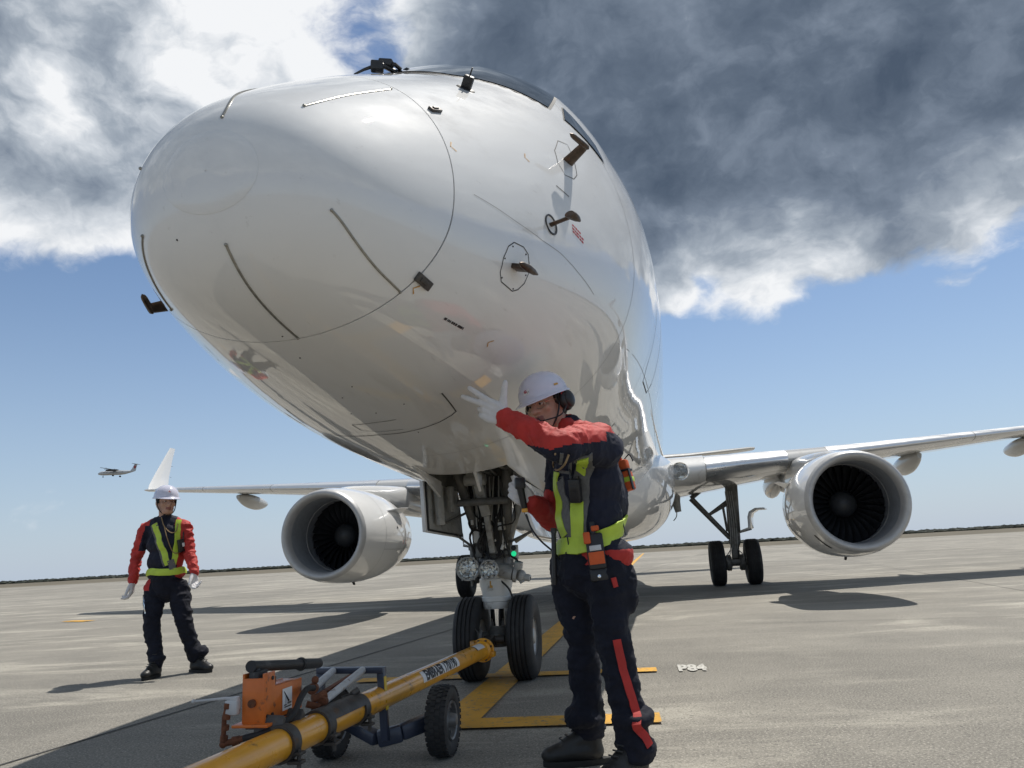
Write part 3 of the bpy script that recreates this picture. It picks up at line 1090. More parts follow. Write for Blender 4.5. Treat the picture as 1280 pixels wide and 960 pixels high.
def build_wing(s):
    mb = MB()
    mb.grid([wing_sec(X, s) for X in (1.3, 1.75, 2.2, 3.2, 4.07, 5.2, 6.8, 8.5, 10.2, 12.0, 12.95)], True, True, True)
    W = mb.build('wing', M_WING, AIR, smooth=50)
    for xa, xb in ((2.22, 3.80), (4.62, 7.85), (7.87, 10.4), (10.42, 12.5)):
        mb = MB()
        mb.grid([wing_sec(xa + (xb - xa) * k / 4, s, off=.008, xr=.115) for k in range(5)])
        mb.build('leading_edge', M_POLISH, W, smooth=60)
    # root glove with the landing light
    mb = MB()
    ly, lz = wing_le(1.63)
    rows = []
    for X in (1.25, 1.6, 1.95, 2.20):
        r = wing_sec(X, s, off=.02, xr=.30)
        rows.append(r)
    mb.grid(rows)
    mb.build('root_glove', M_NACELLE, W, smooth=60)
    lp = V((s * 1.72, wing_le(1.72)[0] - .005, wing_le(1.72)[1] + .0))
    ax = V((s * .25, -1, .03))
    mb = MB()
    mb.lathe([(.0, .02), (.09, .0), (.14, -.03), (.165, -.05)], lp, -ax, 24)
    mb.build('lamp_bowl', M_REFLECT, W)
    mb = MB()
    for a in range(3):
        mb.ball(lp + V((s * .05 * math.cos(a * 2.1), -.01, .05 * math.sin(a * 2.1))), .04, seg=10)
    mb.build('lamp', M_GEARGREY, W)
    mb = MB()
    mb.lathe([(.165, -.0), (.15, .035), (.09, .06), (.0, .07)], lp, ax, 24)
    mb.build('lamp_lens', M_LENS, W)
    # flap track fairings
    for X, L_, dz_ in ((3.9, 1.6, .34), (7.0, 1.7, .30), (9.75, 1.75, .26)):
        ly, lz = wing_le(X)
        ch = [c0 + (c1 - c0) * (X - x0) / (x1 - x0) for (x0, c0, _), (x1, c1, _) in zip(SEC, SEC[1:]) if x0 <= X <= x1][0]
        mb = MB()
        rows = []
        y0, zb = ly + ch * .48, lz - .03 * ch - .02
        for k in range(15):
            u = k / 14
            e = math.sin(math.pi * (.04 + .92 * u)) ** .6
            c = V((s * X, y0 + u * (ch * .52 + L_ * .32), zb - .05 - .10 * u * L_ / 1.6))
            rows.append([c + V((.165 * e * math.cos(a), 0, (dz_ * (1.0 if math.sin(a) < 0 else .5)) * e * math.sin(a))) for a in [2 * math.pi * j / 16 for j in range(16)]])
        mb.grid(rows, True, True, True)
        mb.build('flap_fairing', M_WING, W, smooth=60)
    # winglet
    mb = MB()
    rows = []
    bx, by, bz = s * 12.86, wing_le(12.86)[0] + .02, wing_le(12.86)[1]
    for u, ch, cant in ((0, 1.00, 0.0), (.12, .88, .02), (.35, .70, .08), (.7, .45, .18), (1.0, .26, .26)):
        c = V((bx + s * (.08 * min(u * 6, 1) + cant * .55), by + 1.28 * u + .02, bz + 1.38 * u))
        rows.append([c + V((z * ch * .9, x * ch, 0)) for x, z in airfoil(8, .09)])
    mb.grid(rows, True, True, True)
    mb.build('winglet', M_WHITE, W, smooth=50)
    # rounded tip outboard of the winglet with its position light
    mb = MB()
    rows = []
    for X, k in ((12.94, 1.0), (13.06, .86), (13.16, .55), (13.20, .12)):
        ly, lz = wing_le(X)
        r = wing_sec(12.94, s)
        c = sum(r, V()) / len(r)
        rows.append([V((s * X, c.y + .04 * (X - 12.94) * 8 + (p.y - c.y) * k, c.z + .02 * (X - 12.94) * 5 + (p.z - c.z) * k)) for p in r])
    mb.grid(rows, True, False, True)
    mb.build('wing_tip', M_WHITE, W, smooth=60)
    # static wicks on the winglet's trailing edge
    mb = MB()
    for u in (.1, .35, .6, .85, 1.0):
        ch = 1.1 + (.3 - 1.1) * u
        p = V((bx + s * (.08 + .40 * u * .55), by + 1.28 * u + ch * .98, bz + 1.38 * u))
        mb.tube([p, p + V((0, .07, .0))], .005, 5)
    mb.build('static_wick', M_INK, W)
    # seams of the leading edge and the vent under the wing
    return W


WINGS = {s: build_wing(s) for s in (1, -1)}

# fin and tailplane
mb = MB()
mb.grid([[V((z * ch * .8, y0 + x * ch, zz_)) for x, z in airfoil(10, .11)] for y0, ch, zz_ in ((19.2, 5.2, 4.5), (20.6, 4.2, 5.3), (23.0, 2.6, 9.5), (23.35, 2.0, 9.67))], True, True, True)
mb.build('tail_fin', M_WHITE, AIR, smooth=50)
for s in (1, -1):
    mb = MB()
    mb.grid([[V((s * X, y0 + x * ch, zz_ + z * ch)) for x, z in airfoil(10, .10)] for X, y0, ch, zz_ in ((.3, 22.4, 2.9, 4.02), (2.6, 23.55, 2.1, 4.16), (4.9, 24.7, 1.3, 4.38), (5.15, 24.9, 1.0, 4.40))], True, True, True)
    mb.build('tailplane', M_WING, AIR, smooth=50)

# engines
def build_engine(s):
    ex, ey, ez = (4.03 if s > 0 else -3.95), 6.58, 1.375
    O = V((ex, ey, ez))
    A = V((0, 1, 0))
    mb = MB()
    mb.lathe([(.712, -.84), (.740, -.68), (.762, -.45), (.780, -.1), (.786, .3), (.768, .75), (.715, 1.20), (.645, 1.6), (.60, 1.80), (.58, 1.80), (.62, 1.5)], O, A, 56)
    E = mb.build('engine', M_NACELLE, AIR, smooth=40)
    mb = MB()
    mb.lathe([(.712, -.838), (.692, -.895), (.668, -.925), (.640, -.925), (.612, -.895), (.592, -.83), (.585, -.76)], O, A, 56)
    mb.build('intake_lip', M_LIP, E, smooth=60)
    mb = MB()
    mb.lathe([(.585, -.76), (.583, -.55), (.590, -.2), (.597, .0), (.597, .25)], O, A, 48)
    mb.build('intake_barrel', M_BARREL, E, smooth=60)
    mb = MB()
    mb.lathe([(.5845, -.215), (.578, -.21), (.578, -.18), (.590, -.17)], O, A, 48)
    mb.build('barrel_ring', M_LIP, E, smooth=60)
    mb = MB()
    mb.lathe([(.0, .26), (.30, .26), (.597, .245)], O, A, 40)
    mb.build('fan_backing', M_BLACK, E)
    mb = MB()
    mb.lathe([(.0, -.10), (.05, -.095), (.12, -.065), (.18, -.01), (.205, .06), (.21, .16)], O, A, 32)
    mb.build('spinner', M_SPIN, E, smooth=60)
    # one blade, then the rest share its mesh
    mb = MB()
    rows = []
    for k in range(7):
        u = k / 6
        r = .205 + .385 * u
        tw = R(28 + 34 * u)
        ch = .085 + .055 * math.sin(u * 2.2)
        sweep = .05 * math.sin(u * 3.0)
        pts = []
        for q_, th_ in ((-1, 0), (0, .010), (1, 0), (0, -.010)):
            a_ = q_ * ch / 2 * math.sin(tw) + th_ * math.cos(tw)
            y_ = q_ * ch / 2 * math.cos(tw) - th_ * math.sin(tw) + .06 - sweep
            pts.append(V((a_, y_, r)))
        rows.append(pts)
    mb.grid(rows, True, True, True)
    b0 = mb.build('fan_blade', M_FAN, None, smooth=40)
    b0.parent = E
    for k in range(28):
        M_ = Matrix.Translation(O) @ Matrix.Rotation(2 * math.pi * k / 28, 4, 'Y')
        if k == 0:
            b0.matrix_basis = M_
        else:
            dup_piece(b0, 'fan_blade', M_, E)
    mb = MB()
    mb.lathe([(.36, 1.0), (.38, 1.7), (.34, 2.3), (.28, 2.6), (.24, 2.6), (.20, 2.4), (.10, 2.8), (.0, 3.0)], O, A, 32)
    mb.build('exhaust_cone', M_IRON, E, smooth=50)
    # pylon from the top of the cowl into the wing
    mb = MB()
    rows = []
    for Y, zt, zb, hw in ((6.35, .77, .66, .03), (6.8, .84, .66, .15), (7.6, .91, .66, .19), (8.6, .98, .55, .20), (9.9, 1.05, .45, .19), (11.2, .95, .45, .14), (12.6, .85, .6, .03)):
        r = []
        for a in range(16):
            c, s2 = math.cos(2 * math.pi * a / 16), math.sin(2 * math.pi * a / 16)
            r.append(V((ex + hw * (abs(c) ** .6) * (1 if c > 0 else -1), Y, ez + (zt + zb) / 2 + (zt - zb) / 2 * (abs(s2) ** .6) * (1 if s2 > 0 else -1))))
        rows.append(r)
    mb.grid(rows, True, True, True)
    mb.build('pylon', M_NACELLE, E, smooth=60)
    # vane (chine) on the inboard shoulder of the cowl
    mb = MB()
    a = R(28)
    d = V((-s * math.cos(a), 0, math.sin(a)))
    mb.prism([O + d * .765 + A * .15, O + d * .75 + A * .95, O + d * .95 + A * .92, O + d * .93 + A * .62], V((0, 0, .012)))
    mb.build('cowl_vane', M_NACELLE, E, smooth=30)
    # seams of the cowl
    mb = MB()
    for y_, r_ in ((-.10, .7812), (1.02, .7385)):
        mb.lathe([(r_, y_ - .005), (r_, y_ + .005)], O, A, 56)
    for ang in (-20, 200, -88):
        d0 = V((math.cos(R(ang)), 0, math.sin(R(ang))))
        tn = V((-math.sin(R(ang)), 0, math.cos(R(ang)))) * .004
        mb.grid([[O + d0 * (r_ + .0015) + A * y_ - tn, O + d0 * (r_ + .0015) + A * y_ + tn] for r_, y_ in ((.780, -.1), (.786, .3), (.768, .75), (.738, 1.02), (.715, 1.20), (.645, 1.6))])
    mb.build('cowl_seam', M_SEAMG, E, smooth=0, recalc=False)
    # drain mast below
    mb = MB()
    mb.bar(O + V((0, .35, -.77)), O + V((0, .42, -.82)), .03, .03, (1, 0, 0))
    mb.build('drain_mast', M_INK, E)

    def cowl(y_, ang, lift=.002):
        r_ = float(np.interp(y_, [-.84, -.68, -.45, -.1, .3, .75, 1.2, 1.6], [.712, .740, .762, .780, .786, .768, .715, .645])) + lift
        return O + V((r_ * math.cos(ang), y_, r_ * math.sin(ang)))
    if s > 0:
        # louvred vent low on the inboard side
        mb = MB()
        a0, a1 = R(216), R(238)
        mb.grid([[cowl(-.70 + .06 * j, a0 + (a1 - a0) * k / 12, .003) for j in range(2)] for k in range(13)])
        L_ = mb.build('cowl_vent', M_INK, E, smooth=0)
        for k in range(1, 8):
            mb = MB()
            am = a0 + (a1 - a0) * k / 8
            mb.bar(cowl(-.695, am, .004), cowl(-.645, am, .004), .006, .008, (math.cos(am), 0, math.sin(am)))
            mb.build('louvre', M_DARK, L_)
    else:
        mb = MB()
        p0 = [cowl(.62, R(-2)), cowl(.72, R(-2)), cowl(.67, R(-5))]
        mb.face([mb.bm.verts.new(p) for p in (cowl(.42, R(6), .003), cowl(.52, R(6), .003), cowl(.47, R(9.5), .003))])
        mb.build('cowl_mark', M_INK, E, smooth=0)
        mb = MB()
        for yy in (.86, 1.06):
            for k in range(3):
                mb.grid([[cowl(yy + .04 * j, R(-9 - 2.0 * k - 1.1 * i), .003) for j in range(2)] for i in range(2)])
        mb.build('cowl_text', M_REDINK, E, smooth=0, recalc=False)
    return E


ENG = {s: build_engine(s) for s in (1, -1)}


# wheels
def tyre_profile(R_, W_, rim, grooves=4):
    h = W_ / 2
    p = [(rim, -h * .78), (rim + (R_ - rim) * .25, -h * .97), (rim + (R_ - rim) * .55, -h), (rim + (R_ - rim) * .80, -h * .93), (R_ - .018, -h * .80), (R_ - .005, -h * .66)]
    q = []
    for g in range(grooves):
        c = -h * .66 + h * 1.32 * (g + .5) / grooves
        q += [(R_, c - h * .055), (R_ - .009, c - h * .04), (R_ - .009, c + h * .04), (R_, c + h * .055)]
    return p + q + [(r, -y) for r, y in reversed(p)]


def build_wheel(parent, c, ax, R_, W_, rim, nb=9, name='tyre', spokes=True):
    """a tyre and its hub as two sub-parts of the gear"""
    ax = V(ax).normalized()
    mb = MB()
    mb.lathe(tyre_profile(R_, W_, rim), c, ax, 56)
    mb.build(name, M_RUBBER, parent, smooth=35)
    mb = MB()
    h = W_ / 2
    for s in (1, -1):
        mb.lathe([(rim + .004, h * .80 * s), (rim + .006, h * .70 * s), (rim * .92, h * .62 * s), (rim * .80, h * .40 * s), (rim * .50, h * .36 * s), (rim * .42, h * .70 * s), (rim * .34, h * .82 * s), (0, h * .84 * s)], c, ax, 36)
        u, v, a = frame(ax)
        for k in range(nb):
            t = 2 * math.pi * k / nb
            d = u * math.cos(t) + v * math.sin(t)
            mb.cyl(V(c) + d * rim * .66 + a * (h * .36 * s), V(c) + d * rim * .66 + a * (h * .46 * s), rim * .075, n=8)
            d2 = u * math.cos(t + .35) + v * math.sin(t + .35)
            mb.bar(V(c) + d2 * rim * .48 + a * (h * .43 * s), V(c) + d2 * rim * .84 + a * (h * .50 * s), rim * .10, rim * .08, a)
    mb.build('wheel_hub', M_RIM, parent, smooth=35)


# nose gear
mb = MB()
mb.lathe([(.0, -.02), (.075, -.02), (.075, .10), (.062, .11), (.055, .13)], (0, 0, .26), (0, 0, 1), 24)
mb.tube([(-.145, 0, .305), (.145, 0, .305)], .042, 16)
mb.bar((0, -.06, .30), (0, -.16, .31), .07, .06, bevel=.01)
NG = mb.build('nose_gear', M_GEARDARK, AIR)
mb = MB()
mb.cyl((0, 0, .33), (0, 0, .56), .052, n=28)
mb.build('oleo_piston', M_CHROME, NG)
mb = MB()
mb.lathe([(.060, .515), (.098, .515), (.104, .53), (.104, .565), (.112, .57), (.112, .60), (.106, .605), (.118, .665), (.125, .69), (.125, .735), (.112, .74), (.112, .80), (.09, .80)], (0, 0, 0), (0, 0, 1), 36)
mb.build('lower_collar', M_GEARWHITE, NG)
mb = MB()
mb.box((-.012, -.118, .695), (.022, .012, .05))
mb.build('collar_tag', M_OCHRE, NG)
mb = MB()
mb.lathe([(.118, .80), (.128, .82), (.128, .875), (.11, .90), (.10, .94), (.10, 1.62)], (0, 0, 0), (0, 0, 1), 28)
for k in range(6):
    a = k * 1.05 + .3
    mb.cyl((.128 * math.cos(a), .128 * math.sin(a), .82), (.128 * math.cos(a), .128 * math.sin(a), .88), .018, n=8)
mb.box((0, -.02, .92), (.30, .09, .05), bevel=.012)
mb.box((.02, -.10, .95), (.07, .08, .07), bevel=.012)
mb.box((-.09, -.10, .94), (.06, .07, .09), bevel=.012)
mb.tube([(-.16, -.05, .90), (-.16, -.05, 1.0)], .022, 10)
mb.tube([(-.20, .0, .97), (.12, -.02, .965)], .018, 10)
mb.build('outer_cylinder', M_GEARDARK, NG)
# steering actuators and the torque links behind
mb = MB()
mb.tube([(.045, -.09, .80), (.10, -.10, .785), (.16, -.11, .765)], [.050, .056, .050], 16)
mb.tube([(.16, -.11, .765), (.185, -.108, .76)], [.062, .062], 16)
mb.ball((.215, -.105, .748), (.042, .04, .045), seg=12)
mb.tube([(.18, -.10, .79), (.23, -.10, .70)], .026, 10)
mb.lathe([(.03, 0), (.034, .01), (.034, .05), (.02, .055)], (.20, -.13, .80), (.2, -.2, 1), 12)
mb.lathe([(.024, 0), (.026, .01), (.026, .04), (.014, .045)], (.245, -.11, .735), (1, -.1, -.2), 12)
mb.build('steering_actuator', M_GEARGREY, NG)
mb = MB()
for s in (1, -1):
    mb.bar((s * .045, .10, .72), (s * .02, .27, .53), .03, .05, bevel=.006)
    mb.bar((s * .02, .27, .53), (s * .05, .06, .32), .03, .045, bevel=.006)
mb.tube([(-.06, .27, .53), (.06, .27, .53)], .02, 10)
mb.build('torque_link', M_GEARGREY, NG)
# braces running up into the bay
mb = MB()
for s in (1, -1):
    mb.tube([(s * .11, .0, .95), (s * .13, -.10, 1.15), (s * .20, -.32, 1.56)], [.032, .036, .04], 12)
mb.tube([(.10, .05, .98), (.22, .3, 1.5)], .03, 10)
mb.tube([(-.10, .05, .98), (-.24, .35, 1.5)], .03, 10)
mb.tube([(-.20, -.3, 1.30), (.19, -.3, 1.30)], .028, 10)
mb.build('drag_brace', M_GEARDARK, NG)
mb = MB()
mb.bar((.015, -.135, .93), (.0, -.22, 1.20), .045, .04, (0, -1, 0), .008)
mb.bar((.0, -.22, 1.20), (-.05, -.34, 1.52), .075, .04, (0, -1, 0), .01)
mb.box((-.05, -.34, 1.47), (.14, .06, .10), bevel=.02)
mb.tube([(-.13, -.34, 1.46), (.03, -.34, 1.46)], .04, 12)
mb.build('retraction_link', M_GEARGREY, NG)
mb = MB()
mb.bar((.13, -.05, 1.02), (.27, -.12, 1.36), .05, .05, (0, -1, 0), .012)
mb.bar((-.12, .02, 1.0), (-.19, -.05, 1.42), .05, .05, (0, -1, 0), .012)
mb.tube([(.16, .05, 1.0), (.25, .02, 1.05)], .014, 8)
mb.build('side_stay', M_GEARGREY, NG)
# hydraulic lines
rnd = random.Random(3)
mb = MB()
for k in range(14):
    x0 = rnd.uniform(-.14, .15)
    y0 = -.12 + rnd.uniform(-.03, .02)
    pts = [(x0, y0, rnd.uniform(.86, .94)), (x0 + rnd.uniform(-.05, .05), y0 - .04, rnd.uniform(1.0, 1.12)), (x0 + rnd.uniform(-.1, .1), y0 - .02, rnd.uniform(1.15, 1.3)), (x0 * 1.5, y0 + .02, 1.5)]
    mb.tube(smooth_curve(pts, 5), rnd.choice((.006, .008, .011)), 6)
mb.tube(smooth_curve([(.06, -.10, .72), (.13, -.12, .64), (.14, -.06, .5), (.09, -.05, .36)], 6), .007, 6)
mb.tube(smooth_curve([(.14, -.12, .90), (.20, -.14, .86), (.17, -.13, .80)], 6), .008, 6)
mb.tube(smooth_curve([(-.05, -.13, .93), (.03, -.17, .88), (.10, -.15, .92)], 6), .008, 6)
mb.build('hydraulic_line', M_RUBBER, NG)
mb = MB()
for k in range(10):
    x0 = -.13 + .028 * k
    zc_ = rnd.uniform(.93, 1.25)
    mb.lathe([(.0, -.02), (.012, -.018), (.012, .018), (0, .02)], (x0, -.125 - rnd.uniform(0, .03), zc_), (rnd.uniform(-.4, .4), 0, 1), 8)
    mb.tube(smooth_curve([(x0, -.13, zc_), (x0 + rnd.uniform(-.03, .03), -.15, zc_ + .12), (x0 * 1.3, -.12, 1.5)], 5), .0055, 6)
mb.box((-.10, -.13, 1.05), (.05, .05, .09), bevel=.008)
mb.box((.09, -.13, 1.12), (.06, .05, .06), bevel=.008)
mb.build('gear_fitting', M_GEARWHITE, NG)
for xw in (.1993, -.1993):
    build_wheel(NG, (xw, 0, .303), (1, 0, 0), .303, .19, .135)
# lights
def round_lamp(parent, c, ax, r, nm):
    mb = MB()
    ax = V(ax).normalized()
    mb.lathe([(r * .9, -.09), (r * 1.02, -.03), (r * 1.10, .0), (r * 1.10, .016), (r * .98, .02), (r * .96, .006)], c, ax, 32)
    mb.lathe([(0, -.10), (r * .5, -.095), (r * .9, -.09)], c, ax, 32)
    u, v, a = frame(ax)
    for k in range(6):
        d = u * math.cos(k * 1.047) + v * math.sin(k * 1.047)
        mb.cyl(V(c) + d * r * 1.12, V(c) + d * r * 1.12 + a * .022, r * .07, n=8)
    L = mb.build(nm, M_GEARGREY, parent)
    mb = MB()
    mb.lathe([(r * .95, .004), (r * .8, -.022), (r * .5, -.045), (r * .2, -.055), (0, -.056)], c, ax, 32)
    for k in range(8):
        d = u * math.cos(k * .785) + v * math.sin(k * .785)
        mb.bar(V(c) + d * r * .25 - a * .045, V(c) + d * r * .93 - a * .002, .004, .012, a)
    mb.ball(V(c) - a * .035, r * .16, seg=10)
    # the third level ends here, so reflector and glass are sub-parts beside the housing
    mb.build('lamp_reflector', M_REFLECT, parent)
    mb = MB()
    mb.lathe([(r * .97, .008), (r * .6, .016), (0, .019)], c, ax, 32)
    mb.build('lamp_glass', M_LENS, parent)
    return L


lc = at(585, 711, -.20)
tc = at(611.5, 712, -.21)
round_lamp(NG, lc, (.14, -1, -.02), .080, 'landing_light')
round_lamp(NG, tc, (.14, -1, -.02), .066, 'taxi_light')
mb = MB()
mb.bar(lc + V((0, .09, .02)), V((0, 0, .86)), .04, .04)
mb.bar(tc + V((0, .08, .02)), V((.02, 0, .85)), .04, .04)
mb.build('lamp_bracket', M_GEARDARK, NG)
gc = at(643, 690, -.10)
mb = MB()
mb.box(gc, (.056, .05, .105), bevel=.006)
mb.bar(gc + V((-.02, .02, .0)), gc + V((-.10, .06, .0)), .025, .025)
mb.tube([gc + V((.0, .0, -.05)), gc + V((.01, .01, -.08)), gc + V((-.06, .03, -.09))], .008, 8)
mb.build('indicator_box', M_GEARGREY, NG)
mb = MB()
mb.lathe([(.019, 0), (.019, .006), (.012, .012), (0, .014)], gc + V((0, -.025, -.012)), (0, -1, 0), 16)
mb.build('green_lamp', mat('green_signal', (0.02, 0.5, 0.22), .3, emis=(0.02, 0.85, 0.35), estr=.7), NG)
mb = MB()
mb.lathe([(.019, 0), (.019, .006), (.012, .010), (0, .011)], gc + V((0, -.025, .03)), (0, -1, 0), 16)
mb.build('dark_lamp', M_INK, NG)

# gear bay: an opening cut in the belly with a dark well above it
BX0, BX1, BY0, BY1 = -0.285, 0.325, -1.02, 0.78
bm = bmesh.new()
bm.from_mesh(FUS.data)


def near_bay(f):
    c = f.calc_center_median()
    return c.z < 1.95 and -1.0 < c.x < 1.0 and -2.2 < c.y < 2.2


for co_, no_ in (((BX0, 0, 0), (1, 0, 0)), ((BX1, 0, 0), (1, 0, 0)), ((0, BY0, 0), (0, 1, 0)), ((0, BY1, 0), (0, 1, 0))):
    fs = [f for f in bm.faces if near_bay(f)]
    g = list({v for f in fs for v in f.verts}) + list({e for f in fs for e in f.edges}) + fs
    bmesh.ops.bisect_plane(bm, geom=g, plane_co=co_, plane_no=no_, dist=1e-5)
dead = [f for f in bm.faces if near_bay(f) and BX0 < f.calc_center_median().x < BX1 and BY0 < f.calc_center_median().y < BY1]
bmesh.ops.delete(bm, geom=dead, context='FACES')
bm.to_mesh(FUS.data)
bm.free()
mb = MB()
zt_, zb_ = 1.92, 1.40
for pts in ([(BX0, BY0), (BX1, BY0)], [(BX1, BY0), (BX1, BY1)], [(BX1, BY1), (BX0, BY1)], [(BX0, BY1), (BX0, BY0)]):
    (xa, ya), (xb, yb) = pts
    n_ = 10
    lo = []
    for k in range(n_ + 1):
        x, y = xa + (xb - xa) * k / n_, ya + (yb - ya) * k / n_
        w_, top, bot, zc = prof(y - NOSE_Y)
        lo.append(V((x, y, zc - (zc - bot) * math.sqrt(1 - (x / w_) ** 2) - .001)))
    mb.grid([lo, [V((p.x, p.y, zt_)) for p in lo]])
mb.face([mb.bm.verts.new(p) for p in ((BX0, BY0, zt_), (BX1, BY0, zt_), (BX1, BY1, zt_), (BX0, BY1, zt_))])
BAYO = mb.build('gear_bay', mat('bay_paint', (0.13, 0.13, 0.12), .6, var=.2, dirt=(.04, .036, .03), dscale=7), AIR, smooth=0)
for k in range(7):
    mb = MB()
    mb.bar((BX0 + .004, BY0 + .12 + k * .26, 1.60), (BX1 - .004, BY0 + .12 + k * .26, 1.60), .035, .05, bevel=.004)
    mb.build('bay_rib', M_GEARGREY, BAYO)
rnd = random.Random(11)
for k in range(7):
    mb = MB()
    x0 = BX0 + .05 + k * .08
    mb.tube(smooth_curve([(x0, BY0 + .05, 1.55 + rnd.uniform(0, .1)), (x0 + rnd.uniform(-.04, .04), -.5, 1.50 + rnd.uniform(0, .1)), (x0 + rnd.uniform(-.04, .04), .1, 1.53), (x0, BY1 - .05, 1.56)], 5), rnd.choice((.009, .013, .017)), 7)
    mb.build('bay_pipe', rnd.choice((M_GEARGREY, M_RUBBER, M_GEARDARK)), BAYO)


def bay_door(pts, th, inner, name='gear_door'):
    """pts: outline of the panel, th: thickness vector towards the inner face"""
    mb = MB()
    mb.prism(pts, th, bevel=.004)
    D = mb.build(name, M_WHITE, AIR, smooth=30)
    c = sum((V(p) for p in pts), V()) / len(pts)
    mb = MB()
    q = [c + (V(p) - c) * .93 + V(th) * 1.02 for p in pts]
    n_ = len(q)
    for i in range(n_):
        mb.bar(q[i], q[(i + 1) % n_], .012, .018, V(th).normalized())
    mb.build('door_rim', M_INK, D)
    mb = MB()
    q = [c + (V(p) - c) * .88 + V(th) * 1.05 for p in pts]
    mb.prism(q, V(th) * .3)
    mb.build('door_liner', M_GEARGREY, D, smooth=0)
    for a_, b_, w_ in inner:
        mb = MB()
        mb.bar(a_, b_, w_, .035, V(th).normalized(), .006)
        mb.build('door_stiffener', M_GEARGREY, D)
    return D


# starboard forward door, hanging open (inner face towards the camera)
pA, pB, pC, pD, pE = at(524, 601, -.75), at(528, 665, -.75), at(574, 673, -.05), at(571, 640, .15), at(566, 606, .15)
bay_door([pA, pB, pC, pD, pE], V((.03, -.010, .0)),
         [(at(537, 607, -.60) + V((.06, 0, 0)), at(541, 657, -.60) + V((.06, 0, 0)), .07), (at(553, 609, -.30) + V((.06, 0, 0)), at(555, 640, -.30) + V((.06, 0, 0)), .06)])
# port door
qA, qB, qC, qD = V((.33, -.80, 1.43)), V((.47, -.80, 1.02)), V((.47, .42, 1.00)), V((.33, .55, 1.41))
bay_door([qA, qB, qC, qD], V((-.028, 0, -.006)),
         [(V((.345, -.5, 1.36)), V((.43, -.5, 1.07)), .06), (V((.345, .1, 1.36)), V((.43, .1, 1.07)), .06)])
# fixed strakes in front of the bay: the raised lip of the forward panel
mb = MB()
for x, y0, y1 in ((-.22, -1.35, -.72), (.10, -1.05, -.85)):
    t0_, t1_ = y0 - NOSE_Y, y1 - NOSE_Y
    z0, z1 = prof(t0_)[2], prof(t1_)[2]
    mb.prism([(x, y0, z0 + .01), (x, y1, z1 + .01), (x - .01, y1, z1 - .10), (x - .005, (y0 + y1) / 2, (z0 + z1) / 2 - .03)], (.02, 0, 0), bevel=.004)
mb.build('bay_lip', M_WHITE, AIR, smooth=30)
# rods to the doors
for q in ([at(565, 665, -.2), at(590, 683, -.1)], [at(555, 655, -.4), at(585, 640, -.1)], [V((.42, -.2, 1.10)), V((.14, -.08, 1.0))]):
    mb = MB()
    mb.tube(q, .010, 8)
    mb.build('door_rod', M_GEARDARK, AIR)


# main gear
def build_main(s):
    X, Y = s * 2.81, 11.866
    mb = MB()
    mb.lathe([(.075, .45), (.085, .50), (.085, .80), (.11, .86), (.125, .92), (.125, 1.1), (.135, 1.12), (.135, 2.15)], (X, Y, 0), (s * .045, 0, 1), 24)
    mb.tube([(X - .33, Y, .475), (X + .33, Y, .475)], .075, 18)
    mb.bar((X, Y - .12, 1.0), (X + .02, Y - .13, 2.1), .10, .05, (0, -1, 0))
    for dx_ in (-.14, .14):
        mb.lathe([(.15, -.05), (.17, -.03), (.17, .05), (.12, .07)], (X + dx_, Y, .475), (1, 0, 0), 20)
    mb.box((X, Y - .12, .66), (.13, .10, .20), bevel=.02)
    mb.box((X, Y - .14, .50), (.20, .12, .10), bevel=.02)
    G = mb.build('main_gear', M_GEARDARK, AIR)
    mb = MB()
    mb.tube([(X - s * .06, Y - .05, 1.0), (X - s * .80, Y - .1, 1.90)], [.05, .062], 12)
    mb.tube([(X - s * .80, Y - .1, 1.90), (X - s * .35, Y - .15, 2.22)], .05, 12)
    mb.tube([(X - s * .48, Y - .1, 1.50), (X + s * .02, Y - .08, 1.83)], .035, 10)
    mb.tube([(X - s * .48, Y - .1, 1.50), (X + s * .02, Y - .08, 1.75)], .03, 10)
    mb.tube([(X - s * .14, Y - .1, 1.72), (X - s * .10, Y - .1, 1.14)], .028, 10)
    mb.build('side_brace', M_GEARDARK, G)
    mb = MB()
    for k in range(4):
        xo = X + (-.06 + .045 * k)
        mb.tube(smooth_curve([(xo, Y - .15, 2.0), (xo + .02, Y - .17, 1.4), (xo, Y - .16, .9), (xo - .05, Y - .15, .6)], 4), .010, 6)
    mb.tube(smooth_curve([(X - .08, Y - .14, .75), (X - .18, Y - .18, .60), (X - .16, Y - .12, .45)], 5), .010, 6)
    mb.tube(smooth_curve([(X + .08, Y - .14, .75), (X + .18, Y - .18, .60), (X + .16, Y - .12, .45)], 5), .010, 6)
    mb.build('brake_line', M_GEARGREY, G)
    for dx_ in (-.3733, .3733):
        build_wheel(G, (X + dx_, Y, .480), (1, 0, 0), .480, .315, .235)
    # the small curved door carried by the leg
    mb = MB()
    rows = []
    prof_ = [(.24, 1.14), (.42, 1.20), (.43, 1.42), (.47, 1.53), (.60, 1.60), (.78, 1.60)]
    for yo in (-.32, .32):
        rows.append([V((X + s * (a + (-.10 if yo < 0 else .06)), Y + yo, z)) for a, z in prof_])
    mb.grid(rows)
    for r_ in rows:
        pass
    D = mb.build('leg_door', M_WHITE, G, smooth=50)
    sol = D.modifiers.new('solid', 'SOLIDIFY')
    sol.thickness = .03
    mb = MB()
    mb.bar((X + s * .10, Y, 1.10), (X + s * .42, Y, 1.17), .06, .05)
    mb.build('door_arm', M_GEARDARK, G)
    return G


for s in (1, -1):
    build_main(s)
